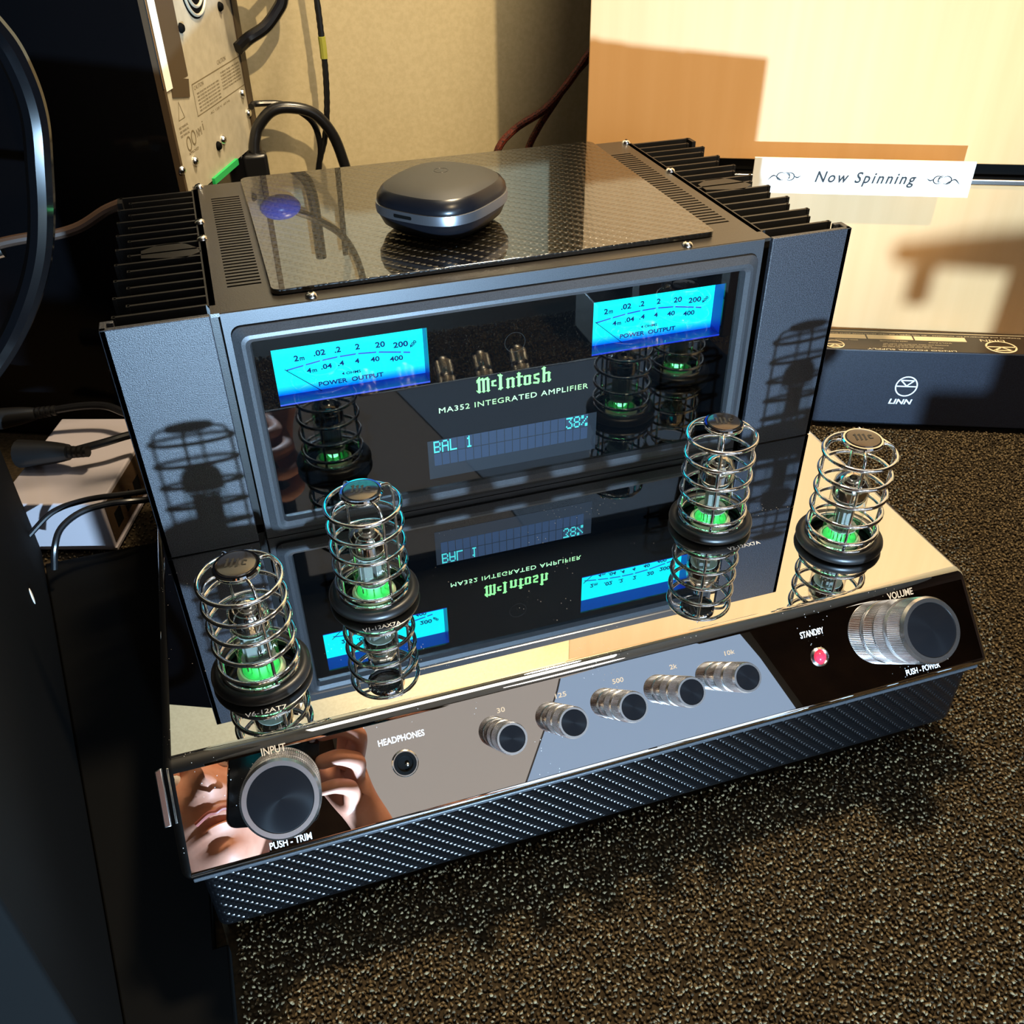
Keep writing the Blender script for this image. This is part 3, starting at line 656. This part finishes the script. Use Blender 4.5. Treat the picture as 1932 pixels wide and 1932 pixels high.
# ================================================================== WOOD CABINET (right, behind)
u_ = Vector((0.9115,-0.4113,0)); n_w = Vector((-0.4113,-0.9115,0)); Pw = Vector((59.31,19.76,0))
def wp(u, z, p=0.0): q = Pw+u_*u+n_w*p; return (q.x, q.y, z)
def wbox(mb, u0, u1, z0, z1, p0, p1):
    mb.prism([(u0,z0),(u1,z0),(u1,z1),(u0,z1)], wp(0,0,p0), u_, Z, n_w, p1-p0); return mb
wc = thing('wooden_cabinet', 'honey coloured wood cabinet with a dark rail and bright patches of light, behind the amplifier', 'cabinet', wp(10,-ZF,-8))
wbox(MB(), -23.2, 60, -ZF, 62, -14, -1.6).build('carcass', blackmetal, wc)
wbox(MB(), -23.4, 61, 11.75, 62, -1.6, 0).build('upper_panel', wood, wc, bevel=0.08)
wbox(MB(), -23.4, 61, -ZF, 10.05, -1.6, -0.1).build('lower_panel', wood, wc, bevel=0.08)
wbox(MB(), -23.0, 61, 10.7, 11.75, -1.6, -0.8).build('recess_strip', dark, wc)
wbox(MB(), -12, 61, 10.15, 10.62, -1.2, 0.35).build('steel_rail', steel, wc, bevel=0.1)
# sign
ps = 3.0
sg = thing('sign', 'white sign reading Now Spinning with black scroll ornaments on the cabinet rail', 'sign', wp(0,9.99,ps))
su0, su1 = -9.7, 7.35
wbox(MB(), su0, su1, 9.98, 12.75, ps-0.2, ps).build('board', white_sign, sg)
wbox(MB(), -4, 3, 10.2, 10.5, 0.3, ps-0.15).build('bracket', dark, sg)
t = MB(); o_ = wp(-0.9,10.95,ps+0.0)
t.text('Now Spinning', o_, u_, Z, w=7.7, h=0.86, depth=0.02, shear=0.22, bold=0.014, spacing=1.25)
t.build('sign_lettering', dark_ink, sg, smooth=0)
def ornament(cu, sgn, name):
    b = MB(); cz = 11.32
    def arc(c, z, r, a0, a1, w):
        pts = []
        for i in range(15):
            a = math.radians(a0+(a1-a0)*i/14); pts.append((c+r*math.cos(a)*sgn, z+r*0.85*math.sin(a)))
        strip(pts, w)
    def strip(pts, w):
        L = []; R = []; N = len(pts)
        for i, p in enumerate(pts):
            q0 = pts[max(i-1,0)]; q1 = pts[min(i+1,N-1)]; d = Vector((q1[0]-q0[0], q1[1]-q0[1])); nn = Vector((-d.y,d.x)).normalized()
            k = w*math.sin(math.pi*(i+0.15)/(N-1+0.3)); L.append((p[0]+nn.x*k, p[1]+nn.y*k)); R.append((p[0]-nn.x*k, p[1]-nn.y*k))
        for i in range(N-1): b.prism([L[i],L[i+1],R[i+1],R[i]], wp(0,0,ps+0.001), u_, Z, n_w, 0.012)
    arc(cu-0.33*sgn, cz, 0.36, 20, 330, 0.045); arc(cu+0.33*sgn, cz, 0.36, 160, -150, 0.045); arc(cu, cz+0.05, 0.32, 60, 260, 0.035)
    arc(cu, cz-0.05, 0.32, 240, 80, 0.035)
    strip([(cu+sgn*(0.6+i*0.09), cz-0.16+0.22*math.sin(i*0.45)) for i in range(10)], 0.05)
    strip([(cu-sgn*(0.6+i*0.09), cz+0.12-0.18*math.sin(i*0.45)) for i in range(8)], 0.05)
    strip([(cu+sgn*(0.3+i*0.06), cz-0.3+0.04*i) for i in range(8)], 0.04)
    b.build(name, dark_ink, sg, smooth=0)
ornament(-7.1, -1, 'ornament'); ornament(5.1, 1, 'ornament')

# ================================================================== POWER SUPPLY BOX
ub = Vector((0.9198,-0.3924,0)); nb = Vector((-0.3924,-0.9198,0)); Pb = Vector((56.25,16.45,0)); zt = -3.15
def bp_(u, z, p=0.0): q = Pb+ub*u+nb*p; return Vector((q.x,q.y,z))
pb = thing('power_supply_box', 'long black speckled enclosure with a white circle emblem, on the carpet before the wood cabinet', 'electronics', tuple(bp_(18,-ZF,-2)))
MB().prism([(0,-ZF+0.25),(38,-ZF+0.25),(38,zt),(0,zt)], bp_(0,0,0), ub, Z, -nb, 4.15).build('enclosure', navybox, pb, bevel=0.08)
MB().prism([(0.3,-ZF),(37.7,-ZF),(37.7,-ZF+0.25),(0.3,-ZF+0.25)], bp_(0,0,-0.3), ub, Z, -nb, 3.6).build('base_gap', dark, pb)
MB().prism([(0.1,0.12),(37.9,0.12),(37.9,4.0),(0.1,4.0)], bp_(0,zt,0), ub, -nb, Z, 0.02).build('label_face', sticker, pb)
em = MB(); ec = bp_(7.68,-6.62,0.005)
def strip2(mb, pts, w, o, u, v, nn, closed=False):
    N = len(pts); L = []; R = []
    for i, p in enumerate(pts):
        q0 = pts[(i-1) % N] if closed else pts[max(i-1,0)]; q1 = pts[(i+1) % N] if closed else pts[min(i+1,N-1)]
        d = Vector((q1[0]-q0[0], q1[1]-q0[1])); m_ = Vector((-d.y,d.x)).normalized()*w/2; L.append((p[0]+m_.x,p[1]+m_.y)); R.append((p[0]-m_.x,p[1]-m_.y))
    for i in range(N if closed else N-1):
        k = (i+1) % N; mb.prism([L[i],L[k],R[k],R[i]], o, u, v, nn, 0.015)
def emblem(mb, o, u, v, nn, r, kz=1.0):
    w = r*0.13
    strip2(mb, [(r*math.cos(2*math.pi*i/40), r*kz*math.sin(2*math.pi*i/40)) for i in range(40)], w, o, u, v, nn, True)
    strip2(mb, [(-r,0),(r,0)], w, o, u, v, nn)
    for a, c in (((-0.62*r,0.62*r*kz),(0.62*r,0.62*r*kz)),((-0.62*r,0.62*r*kz),(0,0.05*r)),((0.62*r,0.62*r*kz),(0,0.05*r))): strip2(mb, [a, c], w, o, u, v, nn)
emblem(em, ec, ub, Z, nb, 0.92, 1.05)
em.text('LINN', bp_(7.45,-8.42,0.005), ub, Z, w=1.95, h=0.5, depth=0.012, shear=0.2, bold=0.03)
em.build('front_emblem', white_ink, pb, smooth=0)
# printed strip on the top, reading from behind
lab = MB(); lu = -ub; lv = nb     # rotated by half a turn
def lt(s, u, d, w, h): lab.text(s, bp_(u, zt+0.022, -d), lu, lv, w=w, h=h, depth=0.008)
def lbar(u0, u1, d0, d1): lab.prism([(u0,d0),(u1,d0),(u1,d1),(u0,d1)], bp_(0,zt+0.022,0), ub, -nb, Z, 0.008)
lbar(0.3,3.9,2.2,3.0); lbar(4.05,8.0,2.2,3.0); lbar(8.15,12.6,2.15,2.95); lbar(0.1,36,3.62,3.72)
lt('LINGO POWER SUPPLY', 7.4, 0.35, 7.6, 0.22)
for k, (u, w) in enumerate(((7.6,5.2),(7.2,4.2),(8.0,5.6))): lt('Complies with safety standards for audio use', u, 0.8+k*0.28, w, 0.13)
lt('SERIAL NUMBER', 2.1, 1.95, 2.0, 0.14); lt('MADE IN SCOTLAND', 6.2, 1.95, 2.4, 0.14); lt('VOLTAGE', 10.2, 1.85, 2.0, 0.14)
lt('Designed and engineered for turntables - do not open - no user serviceable parts inside', 9, 3.25, 17, 0.16)
lt('LINN', 14.9, 2.75, 2.1, 0.42)
emblem(lab, bp_(15.3,zt+0.022,-1.35), lu, lv, Z, 1.25, 0.85)
emblem(lab, bp_(0.9,zt+0.022,-0.95), lu, lv, Z, 0.8, 0.9)
for k in range(4): lt('WARNING  SHOCK HAZARD  DO NOT OPEN', 21.6, 1.7+k*0.33, 6.2, 0.14)
for u in (20.2,22.6):
    lab.prism([(u-0.95,1.5),(u+0.95,1.5),(u,0.2)], bp_(0,zt+0.022,0), ub, -nb, Z, 0.008)
lab.build('label_print', sticker_ink, pb, smooth=0)

# ================================================================== BLACK TOWER with silver rear plate (left, behind)
ut = Vector((0.41,0.912,0)); ntw = Vector((0.912,-0.41,0)); Pt = Vector((5.28,30,0))
def tp(t, z, p=0.0): q = Pt+ut*t+ntw*p; return Vector((q.x,q.y,z))
def tbox(mb, t0, t1, z0, z1, p0, p1): mb.prism([(t0,z0),(t1,z0),(t1,z1),(t0,z1)], tp(0,0,p0), ut, Z, ntw, p1-p0); return mb
tw = thing('equipment_tower', 'tall black equipment tower with a silver rear plate, behind the amplifier at the left', 'electronics', tuple(tp(8,-ZF,-14)))
tbox(MB(), 0, 16.6, -ZF, 48, -30, -0.15).build('housing', glossblack, tw, bevel=0.15)
tbox(MB(), 0.25, 15.6, 11.3, 47, -0.15, 0.0).build('rear_plate', silver, tw)
tbox(MB(), 15.6, 16.8, -ZF+0.1, 47.5, -0.4, 0.12).build('right_flange', brownflange, tw)
tbox(MB(), -0.05, 0.3, -ZF+0.1, 47.5, -0.4, 0.12).build('left_flange', brownflange, tw)
MB().tube([tp(-0.1,19.5,0.14), tp(-0.1,46,0.14)], 0.07, 6, 1).build('edge_trim', steel, tw)
tbox(MB(), 0.3, 1.45, 19.2, 47, 0.0, 0.10).build('pale_strip', white_sign, tw)
tbox(MB(), 1.6, 4.6, 19.4, 47, 0.0, 0.03).build('slot_recess', brownflange, tw)
s = MB(); s.prism([(1.2,18.6),(4.1,18.0),(4.5,19.2),(1.5,19.9)], tp(0,0,0.0), ut, Z, ntw, 0.08); s.build('slot_bracket', brownflange, tw)
qt = ntw.to_track_quat('Z','Y').to_euler()
f = MB().lathe([(2.35,0),(2.35,0.03),(0.001,0.03)], 40, cap=False).build('fan_opening', dark, tw, loc=tuple(tp(8.6,25.0,0.0)), rot=qt)
for r in (0.9,1.5,2.1): MB().torus(r, 0.12, 0.1, 40, 8).build('grille_ring', silver, f)
MB().box(-2.3,-0.12,0.05,2.3,0.12,0.15).build('grille_bar', silver, f)
for t_, z_, m_ in ((4.98,22.6,dark),(13.1,22.8,dark),(4.9,27,dark),(14.6,15.9,steel),(15.25,14.1,steel),(8.75,13.6,steel),(2.65,13.65,steel),(0.1,13.7,steel),(7.6,13.4,dark)):
    o = MB().lathe([(0.36,0),(0.36,0.1),(0.24,0.28),(0.001,0.34)], 16, cap=False).build('rear_screw', m_, tw, loc=tuple(tp(t_,z_,0.0)), rot=qt)
pr = MB()
def tt(s_, t, z, w, h): pr.text(s_, tp(t,z,0.004), ut, Z, w=w, h=h, depth=0.008)
def tl(t0, t1, z0, z1): pr.prism([(t0,z0),(t1,z0),(t1,z1),(t0,z1)], tp(0,0,0.003), ut, Z, ntw, 0.01)
tl(5.0,15.6,18.62,18.70); tl(4.9,15.6,16.33,16.40); tl(4.95,5.02,16.35,18.68)
tt('CAUTION', 6.2, 18.2, 1.9, 0.3); tt('CAUTION', 11.5, 18.95, 1.9, 0.32)
for k in range(6): tt('RISK OF ELECTRIC SHOCK DO NOT OPEN', 7.9, 17.8-k*0.25, 4.6, 0.13)
for k in range(6): tt('TO REDUCE THE RISK OF FIRE OR SHOCK', 13.0, 18.2-k*0.25, 4.4, 0.13)
for k in range(3): tt('SEE MANUAL', 2.1, 16.3-k*0.3, 1.7, 0.16)
strip2(pr, [(1.5,16.9),(2.6,16.9),(2.05,18.1)], 0.09, tp(0,0,0.003), ut, Z, ntw, True)
for t_, z_ in ((2.4,15.0),(3.4,15.2)): strip2(pr, [(t_+0.38*math.cos(a*0.4), z_+0.5*math.sin(a*0.4)) for a in range(16)], 0.13, tp(0,0,0.003), ut, Z, ntw, True)
tt('NMI', 4.6, 15.0, 1.0, 0.6); tt('i', 5.5, 15.2, 0.15, 0.7); tt('APPROVED', 3.0, 14.2, 1.9, 0.2); tt('AC 120 V  60 Hz', 9.6, 15.9, 4.4, 0.17)
pr.build('plate_print', panel_ink, tw, smooth=0)
tbox(MB(), 5.2, 10.7, 11.0, 11.5, 0.0, 0.25).build('green_terminal', greenpl, tw)
# blue plug and cables
bl = thing('blue_plug_cable', 'blue connector with a black lead, plugged high into the silver plate', 'cable', (13.4,43.2,20))
MB().ball((13.0,43.0,24.3), 1.9, 1.6, 1.1).build('plug', bluecap, bl)
MB().tube([(14.3,43.2,24.9),(16.2,43.8,26.1),(18.6,44,28.2),(19.9,44,31.6),(20.0,44,35.5),(19.0,44,40),(17.5,44,46)], 0.35, 8, 5).build('lead', cable_m, bl)
def cable(pts, r, label, name='cable', m=cable_m, rib=0.0, sm=5): return tag(MB().tube(pts, r, 10, sm, rib).build(name, m), label, 'cable')
def drop(p, z=-10.1, k=5):
    x, y, z0 = p[-1]; return p+[(x+0.2, y, z0-(z0-z)*i/k) for i in range(1, k+1)]
cable([(11.6,43.2,19.4),(12.66,44,19.97),(14.21,44,20.76),(15.37,44,21.9),(15.97,44,22.86),(16.2,44,25),(16.2,44,30)], 0.52, 'thick black cable curving up from the silver plate to the top edge', 'power_cable')
rc = thing('ribbed_cable', 'thin black ribbed cable with a yellow-green tag hanging down the cream wall', 'cable', (18.4,44,-10))
MB().tube(drop([(18.6,44,30),(18.81,44,22.51),(18.83,44,19.65),(18.82,44,17.1),(18.56,44,14.03),(18.01,44,11.31),(17.1,44,8.54)]), 0.26, 10, 8, 0.12).build('lead', cable_m, rc)
MB().tube([(18.82,43.95,19.75),(18.84,43.95,18.9),(18.82,43.95,18.0)], 0.33, 10, 3).build('tag', yellowtag, rc)
cable(drop([(11.9,43.4,14.7),(12.38,44,14.77),(14.57,44,14.58),(16.09,44,13.78),(17.21,44,12.55),(17.5,44,10.42),(16.98,44,8.06)]), 0.27, 'slim black cable leaving the right edge of the silver plate and looping down', 'signal_cable')
pc = thing('thick_cable', 'thick black power cord arching out of a moulded plug beside the silver plate', 'cable', (15,43.2,-10))
MB().tube(drop([(11.5,42.6,11.0),(11.7,42.8,12.0),(12.21,43,13.1),(13.55,43,14.3),(15.2,43,14.45),(17.24,43,13.75),(18.66,43,11.8),(19.35,43,9.3),(19.55,43,7.8)]), 0.5, 12, 5).build('lead', cable_m, pc)
MB().box(10.3,41.6,5.2,12.5,43.2,11.1).build('plug', cable_m, pc, bevel=0.3)
cable([(34.4,44,-9.8),(33.6,44,3),(34.38,44,8.19),(36.21,44,10.36),(39.03,43.4,12.07),(41.16,43.2,14.05),(43.57,43.4,16.77),(46,43.5,19.5)], 0.36, 'dark red braided cable, left of the pair crossing behind the wood cabinet edge', 'braided_cable', redcable)
cable([(36.8,44,-9.8),(36.7,44,4),(37.56,44,8.08),(38.76,44,10.38),(40.11,43.6,12.46),(41.7,43.6,14.48),(43.58,43.6,16.31),(46,43.6,18.6)], 0.34, 'dark red braided cable, right of the pair crossing behind the wood cabinet edge', 'braided_cable', redcable)
# big loop near the camera
cable([(-3.5,-2,31),(-0.4,-2,29.6),(0.6,-2,28.45),(0.98,-2,27.0),(1.0,-2,25.4),(0.62,-2,23.5),(0.1,-2,21.4),(-0.55,-2,19.6),(-1.6,-2,17.7),(-3.0,-2,15.8),(-4.7,-2.6,14.2),(-6.1,-5,13.4),(-6.3,-10,13.6),(-5.6,-18,14.5)], 0.55, 'big glossy black cable looping in front of the tower at the far left', 'speaker_cable', glossblack, sm=8)
hc = thing('thin_patch_cable', 'thin cable with a silver collar running behind the big loop at far left', 'cable', (-4,22,11))
MB().tube([(-12,22,11.4),(-8,22,12.2),(-6.85,22,12.45),(-5.16,22,12.6),(-3.5,22,12.6),(-1.72,22,12.95),(0.05,22,13.8),(1.2,21.9,14.2)], 0.36, 10, 5).build('lead', mat('brown_cable', srgb(60,46,38), 0.35), hc)
MB().tube([(-9.2,22,11.7),(-6.9,22,12.1)], 0.62, 12, 1).build('collar', steel, hc)

mt = MB(); mt.prism([(-10.3,16.5),(-3.6,-24),(-3.0,-30),(1.0,-30),(0.9,-18.6),(0.2,-18.6),(0.2,16.6)], (0,0,-ZF-0.3), X, Y, Z, 0.85)  # added black sheet, stands in for shade on the carpet
tag(mt.build('shade_sheet', mat('carpet_shade_black', srgb(5,5,5), 0.8, spec=0.1), bevel=0.1), 'added thin black sheet imitating shade on the carpet left of the amplifier', 'shade sheet')
# ================================================================== WHITE BOX, plugs
a_ = Vector((-0.948,0.318,0)); b_v = Vector((0.318,0.948,0)); Q = Vector((-5.3,17.2,0))
wb = thing('white_power_box', 'low white plastic box on the floor left of the amplifier, plugs lying over it', 'electronics', (-8.5,23,-ZF))
MB().prism([(0,0),(8.0,0),(8.0,12.5),(0,12.5)], Q+Vector((0,0,-ZF)), a_, b_v, Z, 4.5).build('casing', whitebox_m, wb, bevel=0.15)
sd = -a_
MB().prism([(0.4,0.5),(12.1,0.5),(12.1,4.1),(0.4,4.1)], Q+Vector((0,0,-ZF)), b_v, Z, sd, 0.04).build('side_plate', brown_gloss, wb)
for k in range(5): MB().prism([(1.4+k*2.1,1.2),(2.6+k*2.1,1.2),(2.6+k*2.1,2.6),(1.4+k*2.1,2.6)], Q+sd*0.03+Vector((0,0,-ZF)), b_v, Z, sd, 0.03).build('socket', dark, wb)
MB().prism([(0,0.05),(12.4,0.05),(12.4,0.28),(0,0.28)], Q+Vector((0,0,-ZF)), b_v, Z, sd, 0.18).build('bottom_lip', whitebox_m, wb)
def plug(pts_lead, p0, p1, label, r=0.95):
    r0 = thing('plug_cord', label, 'cable', (p0[0],p0[1],p0[2]-1)); p0 = Vector(p0); p1 = Vector(p1); d = p1-p0
    MB().tube([p0, p0+d*0.5, p0+d*0.8, p1], lambda t: r*(1-0.45*t), 14, 3).build('plug_body', rubber, r0)
    b = MB()
    for k in range(4): c = p1+d.normalized()*(0.15+0.42*k); b.tube([c, c+d.normalized()*0.24], 0.5-0.02*k, 12, 1)
    b.build('strain_relief', rubber, r0)
    MB().tube([p1]+[Vector(q) for q in pts_lead], 0.33, 10, 4).build('lead', cable_m, r0)
plug([(-4.54,23.0,-4.4),(-2.74,23.5,-4.4),(0,24,-4.6),(3.5,25,-6)], (-11.2,24.6,-5.1), (-7.4,22.9,-4.7), 'black moulded plug and cord lying across the middle of the white box', 1.15)
plug([(-6.8,28.9,-4.0),(-4.59,28.2,-4.0),(-3.0,26.9,-4.3),(0,25.6,-5.5),(3.4,26.4,-7)], (-13.2,30,-4.6), (-10.2,29.4,-4.3), 'black ribbed plug and cord near the back end of the white box', 0.9)
cable([(-8.9,13.2,-8.5),(-8.44,13.6,-6.9),(-7.78,14.4,-5.9),(-6.38,15.2,-5.4),(-4.57,15.5,-5.3),(-2.73,15.6,-5.5),(0.2,16.6,-6.6),(2.5,17,-8)], 0.24, 'thin black cable crossing the front of the white box, lower one', 'thin_cable')
cable([(-10.5,15.6,-7),(-8.9,16.2,-5.9),(-7.9,16.4,-5.5),(-6.8,16.45,-5.3),(-5.4,16.3,-5.1),(-3.6,16.3,-5.2),(0.2,17.4,-6.2),(2.5,18,-7.6)], 0.22, 'thin black cable crossing the front of the white box, upper one', 'thin_cable')
fs_ = thing('stool_shadow_caster', 'added stool-shaped shadow caster, out of view at the right', 'shadow caster', (52,-38,-ZF))  # added out of view, shaped to throw shadows onto the wood cabinet
b = MB(); b.prism([(41.0,-0.5),(60,-0.8),(60,1.4),(45.6,1.2),(40.6,0.5)], (0,-34,0), X, Z, -Y, 9); b.build('seat', brownflange, fs_, bevel=0.2)
for lx, ly in ((46.7,-34.3),(57,-34.3),(46.7,-41.2),(57,-41.2)): MB().box(lx,ly-1.6,-ZF,lx+2.4,ly,-0.6).build('leg', brownflange, fs_)
MB().box(42.8,-42,-ZF,60,-35.4,-5.8).build('base_block', brownflange, fs_, bevel=0.2)
MB().box(42.4,-34.0,-2.4,43.2,-32.9,-0.5).build('strap', dark, fs_)
# black speaker cabinet at left
sc = thing('speaker_cabinet', 'tall black cabinet standing at the far left edge', 'speaker', (-24,-4,-ZF))
e0v = Vector((-10.8,18.7,0)); e1v = Vector((-3.3,-26.0,0)); de = (e1v-e0v); Ls = de.length; de = de.normalized(); ne = Vector((de.y,-de.x,0))
if ne.x > 0: ne = -ne
MB().prism([(0,0),(Ls,0),(Ls,30),(0,30)], e0v, de, ne, Z, 40).build('box', dark, sc, bevel=0.2, loc=(0,0,-ZF))
o = MB().ball((0,0,0), 0.34, 0.06, 0.62).build('white_oval', white_sign, sc, loc=(-8.45,4.9,-4.2), rot=(0,0,math.atan2(de.y,de.x)))  # small white oval on the cabinet side

# ================================================================== PHOTOGRAPHER reflected in the control panel
Mr = Euler(cam.rotation_euler).to_matrix(); fw = -(Mr @ Z); upv = Mr @ Y; rt = Mr @ X
cp = Vector((7.516,-46.714,35.299))
ph = thing('phone', 'black phone held up by the photographer, seen only mirrored in the control panel', 'phone', tuple(cp-upv*6-fw*1.2))
def frame(o_, u, v, w):
    m_ = Matrix((( u.x,v.x,w.x,o_.x),(u.y,v.y,w.y,o_.y),(u.z,v.z,w.z,o_.z),(0,0,0,1))); return m_
b = MB(); b.m = frame(cp-fw*1.0, rt, upv, fw); b.prism(rrect(-7.2,-15.3,1.2,1.2,0.9), (0,0,0), X, Y, -Z, 0.85); b.build('phone_body', glossblack, ph, bevel=0.1)
b = MB(); b.m = frame(cp-fw*0.95, rt, upv, fw)
for q in (-1.9,-3.8): b.torus(0.62, 0.09, 0, 28, 8, 0, q)
b.torus(0.62, 0.09, 0, 28, 8, 0, 0); b.build('lens_ring', steel, ph)
per = thing('person', 'person in a charcoal shirt holding up a phone, mirrored in the control panel', 'person', (-14,-100,-ZF))
def head(Hc, facing, upd):
    f = facing.normalized(); r = f.cross(upd).normalized(); u2 = r.cross(f)
    n, k = 72, 60; vs = []; fs = []
    for j in range(k+1):
        t = math.pi*j/k
        for i in range(n):
            a = 2*math.pi*i/n; dx = math.sin(t)*math.sin(a); dy = math.sin(t)*math.cos(a); dz = math.cos(t)
            x, y, z = 7.6*dx, 9.4*dy, 11.3*dz
            if z < 0: x *= 1-0.30*(z/11.3)**2; y *= 1-0.10*(z/11.3)**2      # jaw
            if y > 0:
                G = lambda cx, cz, sx, sz: math.exp(-((x-cx)/sx)**2-((z-cz)/sz)**2)
                y += 0.7*G(0,3.4,6,1.2)                                # brow
                for s_ in (-1,1): y -= 1.3*G(s_*3.2,1.4,1.9,1.2); y += 0.5*G(s_*4.6,-1.8,2,1.8)
                y += 2.9*G(0,-1.9,1.15,1.5)+1.3*G(0,0.6,0.9,2.2)+0.9*G(1.5,-2.6,0.7,0.7)+0.9*G(-1.5,-2.6,0.7,0.7)
                y += 0.8*G(0,-4.9,2.4,0.5)+0.8*G(0,-6.1,2.2,0.55)-0.8*G(0,-5.5,2.8,0.28)-0.3*G(0,-7.3,3,0.6)+1.0*G(0,-9.0,2.2,1.3)
                y -= 0.9*(G(0.75,-3.15,0.35,0.28)+G(-0.75,-3.15,0.35,0.28))
            vs.append(Hc+r*x+f*y+u2*z)
    for j in range(k):
        for i in range(n): fs.append((j*n+i, j*n+(i+1) % n, (j+1)*n+(i+1) % n, (j+1)*n+i))
    b = MB(); b.add(vs, fs)
    L = lambda x, y, z: Hc+r*x+f*y+u2*z
    # ears
    for s_ in (-1,1):
        b.m = frame(L(s_*7.5,-0.5,0), r, f, u2); b.ball((0,0,0), 0.8, 1.7, 3.0); b.m = Matrix.Identity(4)
    # neck
    b.tube([L(0,-2,-8), L(0,-3.5,-13), L(0,-6,-19)], lambda t: 5.6+0.8*t, 20, 3)
    return b, L, (r, f, u2)
Hc = Vector((-7.6,-77.5,44.0)); face_dir = Vector((0.10,0.95,-0.18)); hb, HL, (hr, hf, hu) = head(Hc, face_dir, Vector((-0.22,0.1,1)))
# body: head, neck, arm and hand continue as one skin object
body = hb.build('body', skin, per, smooth=80)
b = MB()
for s_ in (-1,1): b.ball(tuple(HL(s_*3.2,7.75,1.25)), 1.15)
b.build('eye', eyew, per)
b = MB()
for s_ in (-1,1): b.ball(tuple(HL(s_*3.2,7.8,1.85)), 1.28, 1.28, 1.1)
b.build('eyelid', skin, per)
b = MB()
for s_ in (-1,1): b.ball(tuple(HL(s_*3.2,8.65,1.0)), 0.42)
b.build('pupil', iris, per)
b = MB()
for s_ in (-1,1): b.tube([HL(s_*1.3,9.2,2.9),HL(s_*3.2,9.3,3.5),HL(s_*5.2,8.0,2.9)], 0.3, 8, 4)
b.build('eyebrow', hairm, per)
b = MB(); b.tube([HL(-2.3,9.3,-5.6),HL(-0.8,10.1,-5.3),HL(0,10.1,-5.45),HL(0.8,10.1,-5.3),HL(2.3,9.3,-5.6)], 0.28, 8, 4); b.build('lips', lipm, per)
hm = MB(); vs = []; fs = []; n, k = 48, 20
for jj in range(k+1):
    t = math.pi*0.60*jj/k
    for i in range(n):
        a = 2*math.pi*i/n; dx = math.sin(t)*math.sin(a); dy = math.sin(t)*math.cos(a); dz = math.cos(t)
        kk = 1.05
        if dy > 0.25: dz = max(dz, 0.62+0.1*dy)
        vs.append(HL(8.0*dx*kk, 9.6*dy*kk-0.5, 11.8*dz))
for jj in range(k):
    for i in range(n): fs.append((jj*n+i, jj*n+(i+1) % n, (jj+1)*n+(i+1) % n, (jj+1)*n+i))
hm.add(vs, fs); hm.build('hair', hairm, per, smooth=80)
def skinned(name, chains, m, parent, sub=2, grow=1.0):
    vs = []; es = []; rad = []
    idx = {}
    for ch in chains:
        prev = None
        for p, r in ch:
            key = tuple(round(c, 2) for c in p)
            if key in idx: i = idx[key]
            else: i = len(vs); idx[key] = i; vs.append([c*S for c in p]); rad.append(r*S*grow)
            if prev is not None: es.append((prev, i))
            prev = i
    me = bpy.data.meshes.new(name); me.from_pydata(vs, es, []); o = bpy.data.objects.new(name, me); C.objects.link(o)
    o.parent = parent; bb = parent['_b']; o.location = (-bb[0]*S, -bb[1]*S, -bb[2]*S)
    sk = o.modifiers.new('skin', 'SKIN'); sk.use_smooth_shade = True
    for i, r in enumerate(rad): me.skin_vertices[0].data[i].radius = (r, r)
    me.skin_vertices[0].data[0].use_root = True
    ss = o.modifiers.new('sub', 'SUBSURF'); ss.levels = sub; ss.render_levels = sub; me.materials.append(m); return o
sh = HL(0,-7,-22)
skinned('shirt', [[((-14,-104,-6),15),((-14,-104,8),15),((sh.x,sh.y,sh.z+1),9)],[((sh.x,sh.y,sh.z+1),9),((sh.x-17,sh.y-2,sh.z-3),6),((sh.x-22,sh.y+4,sh.z-22),5)],
    [((sh.x,sh.y,sh.z+1),9),((sh.x+17,sh.y-3,sh.z-3),6.2),((21,-80,6),5.0),((22,-72,8),4.2)]], shirt, per, 2)
# right hand holding the phone's right edge
def HP(x, y, z): return tuple(cp-fw*1.4+rt*x+upv*y+fw*z)     # phone coordinates: z towards the scene
hand = [[(HP(11,-24,-4),2.6),(HP(7.5,-16,-3.2),2.2),(HP(4.6,-12.2,-2.6),1.9)]]
root = HP(4.6,-12.2,-2.6)
fing = [ [(HP(4.4,-7.2,-1.4),1.15),(HP(4.3,-5.0,0.9),0.95),(HP(2.1,-4.3,2.2),0.86),(HP(0.4,-4.9,1.9),0.72)],
         [(HP(5.0,-9.2,-1.0),1.15),(HP(4.9,-7.4,1.4),0.98),(HP(2.6,-6.9,2.9),0.88),(HP(0.3,-7.5,2.2),0.74)],
         [(HP(5.0,-11.2,-0.8),1.1),(HP(4.7,-9.9,1.5),0.95),(HP(2.4,-9.5,2.8),0.85),(HP(0.4,-10.1,2.0),0.72)],
         [(HP(4.6,-13.2,-0.8),1.0),(HP(4.0,-12.3,1.2),0.85),(HP(2.2,-12.1,2.2),0.74),(HP(0.7,-12.5,1.7),0.62)] ]
hand += [[(root,1.9)]+f_ for f_ in fing]
hand += [[(root,1.9),(HP(2.6,-11.0,-3.0),1.35),(HP(0.6,-9.6,-2.8),1.05),(HP(-1.0,-8.4,-2.2),0.85)]]
hand += [[(HP(11,-24,-4),2.6),((19.5,-71,11),3.4),((22,-74,7.5),3.8)]]
skinned('hand', hand, skin, per, 2)
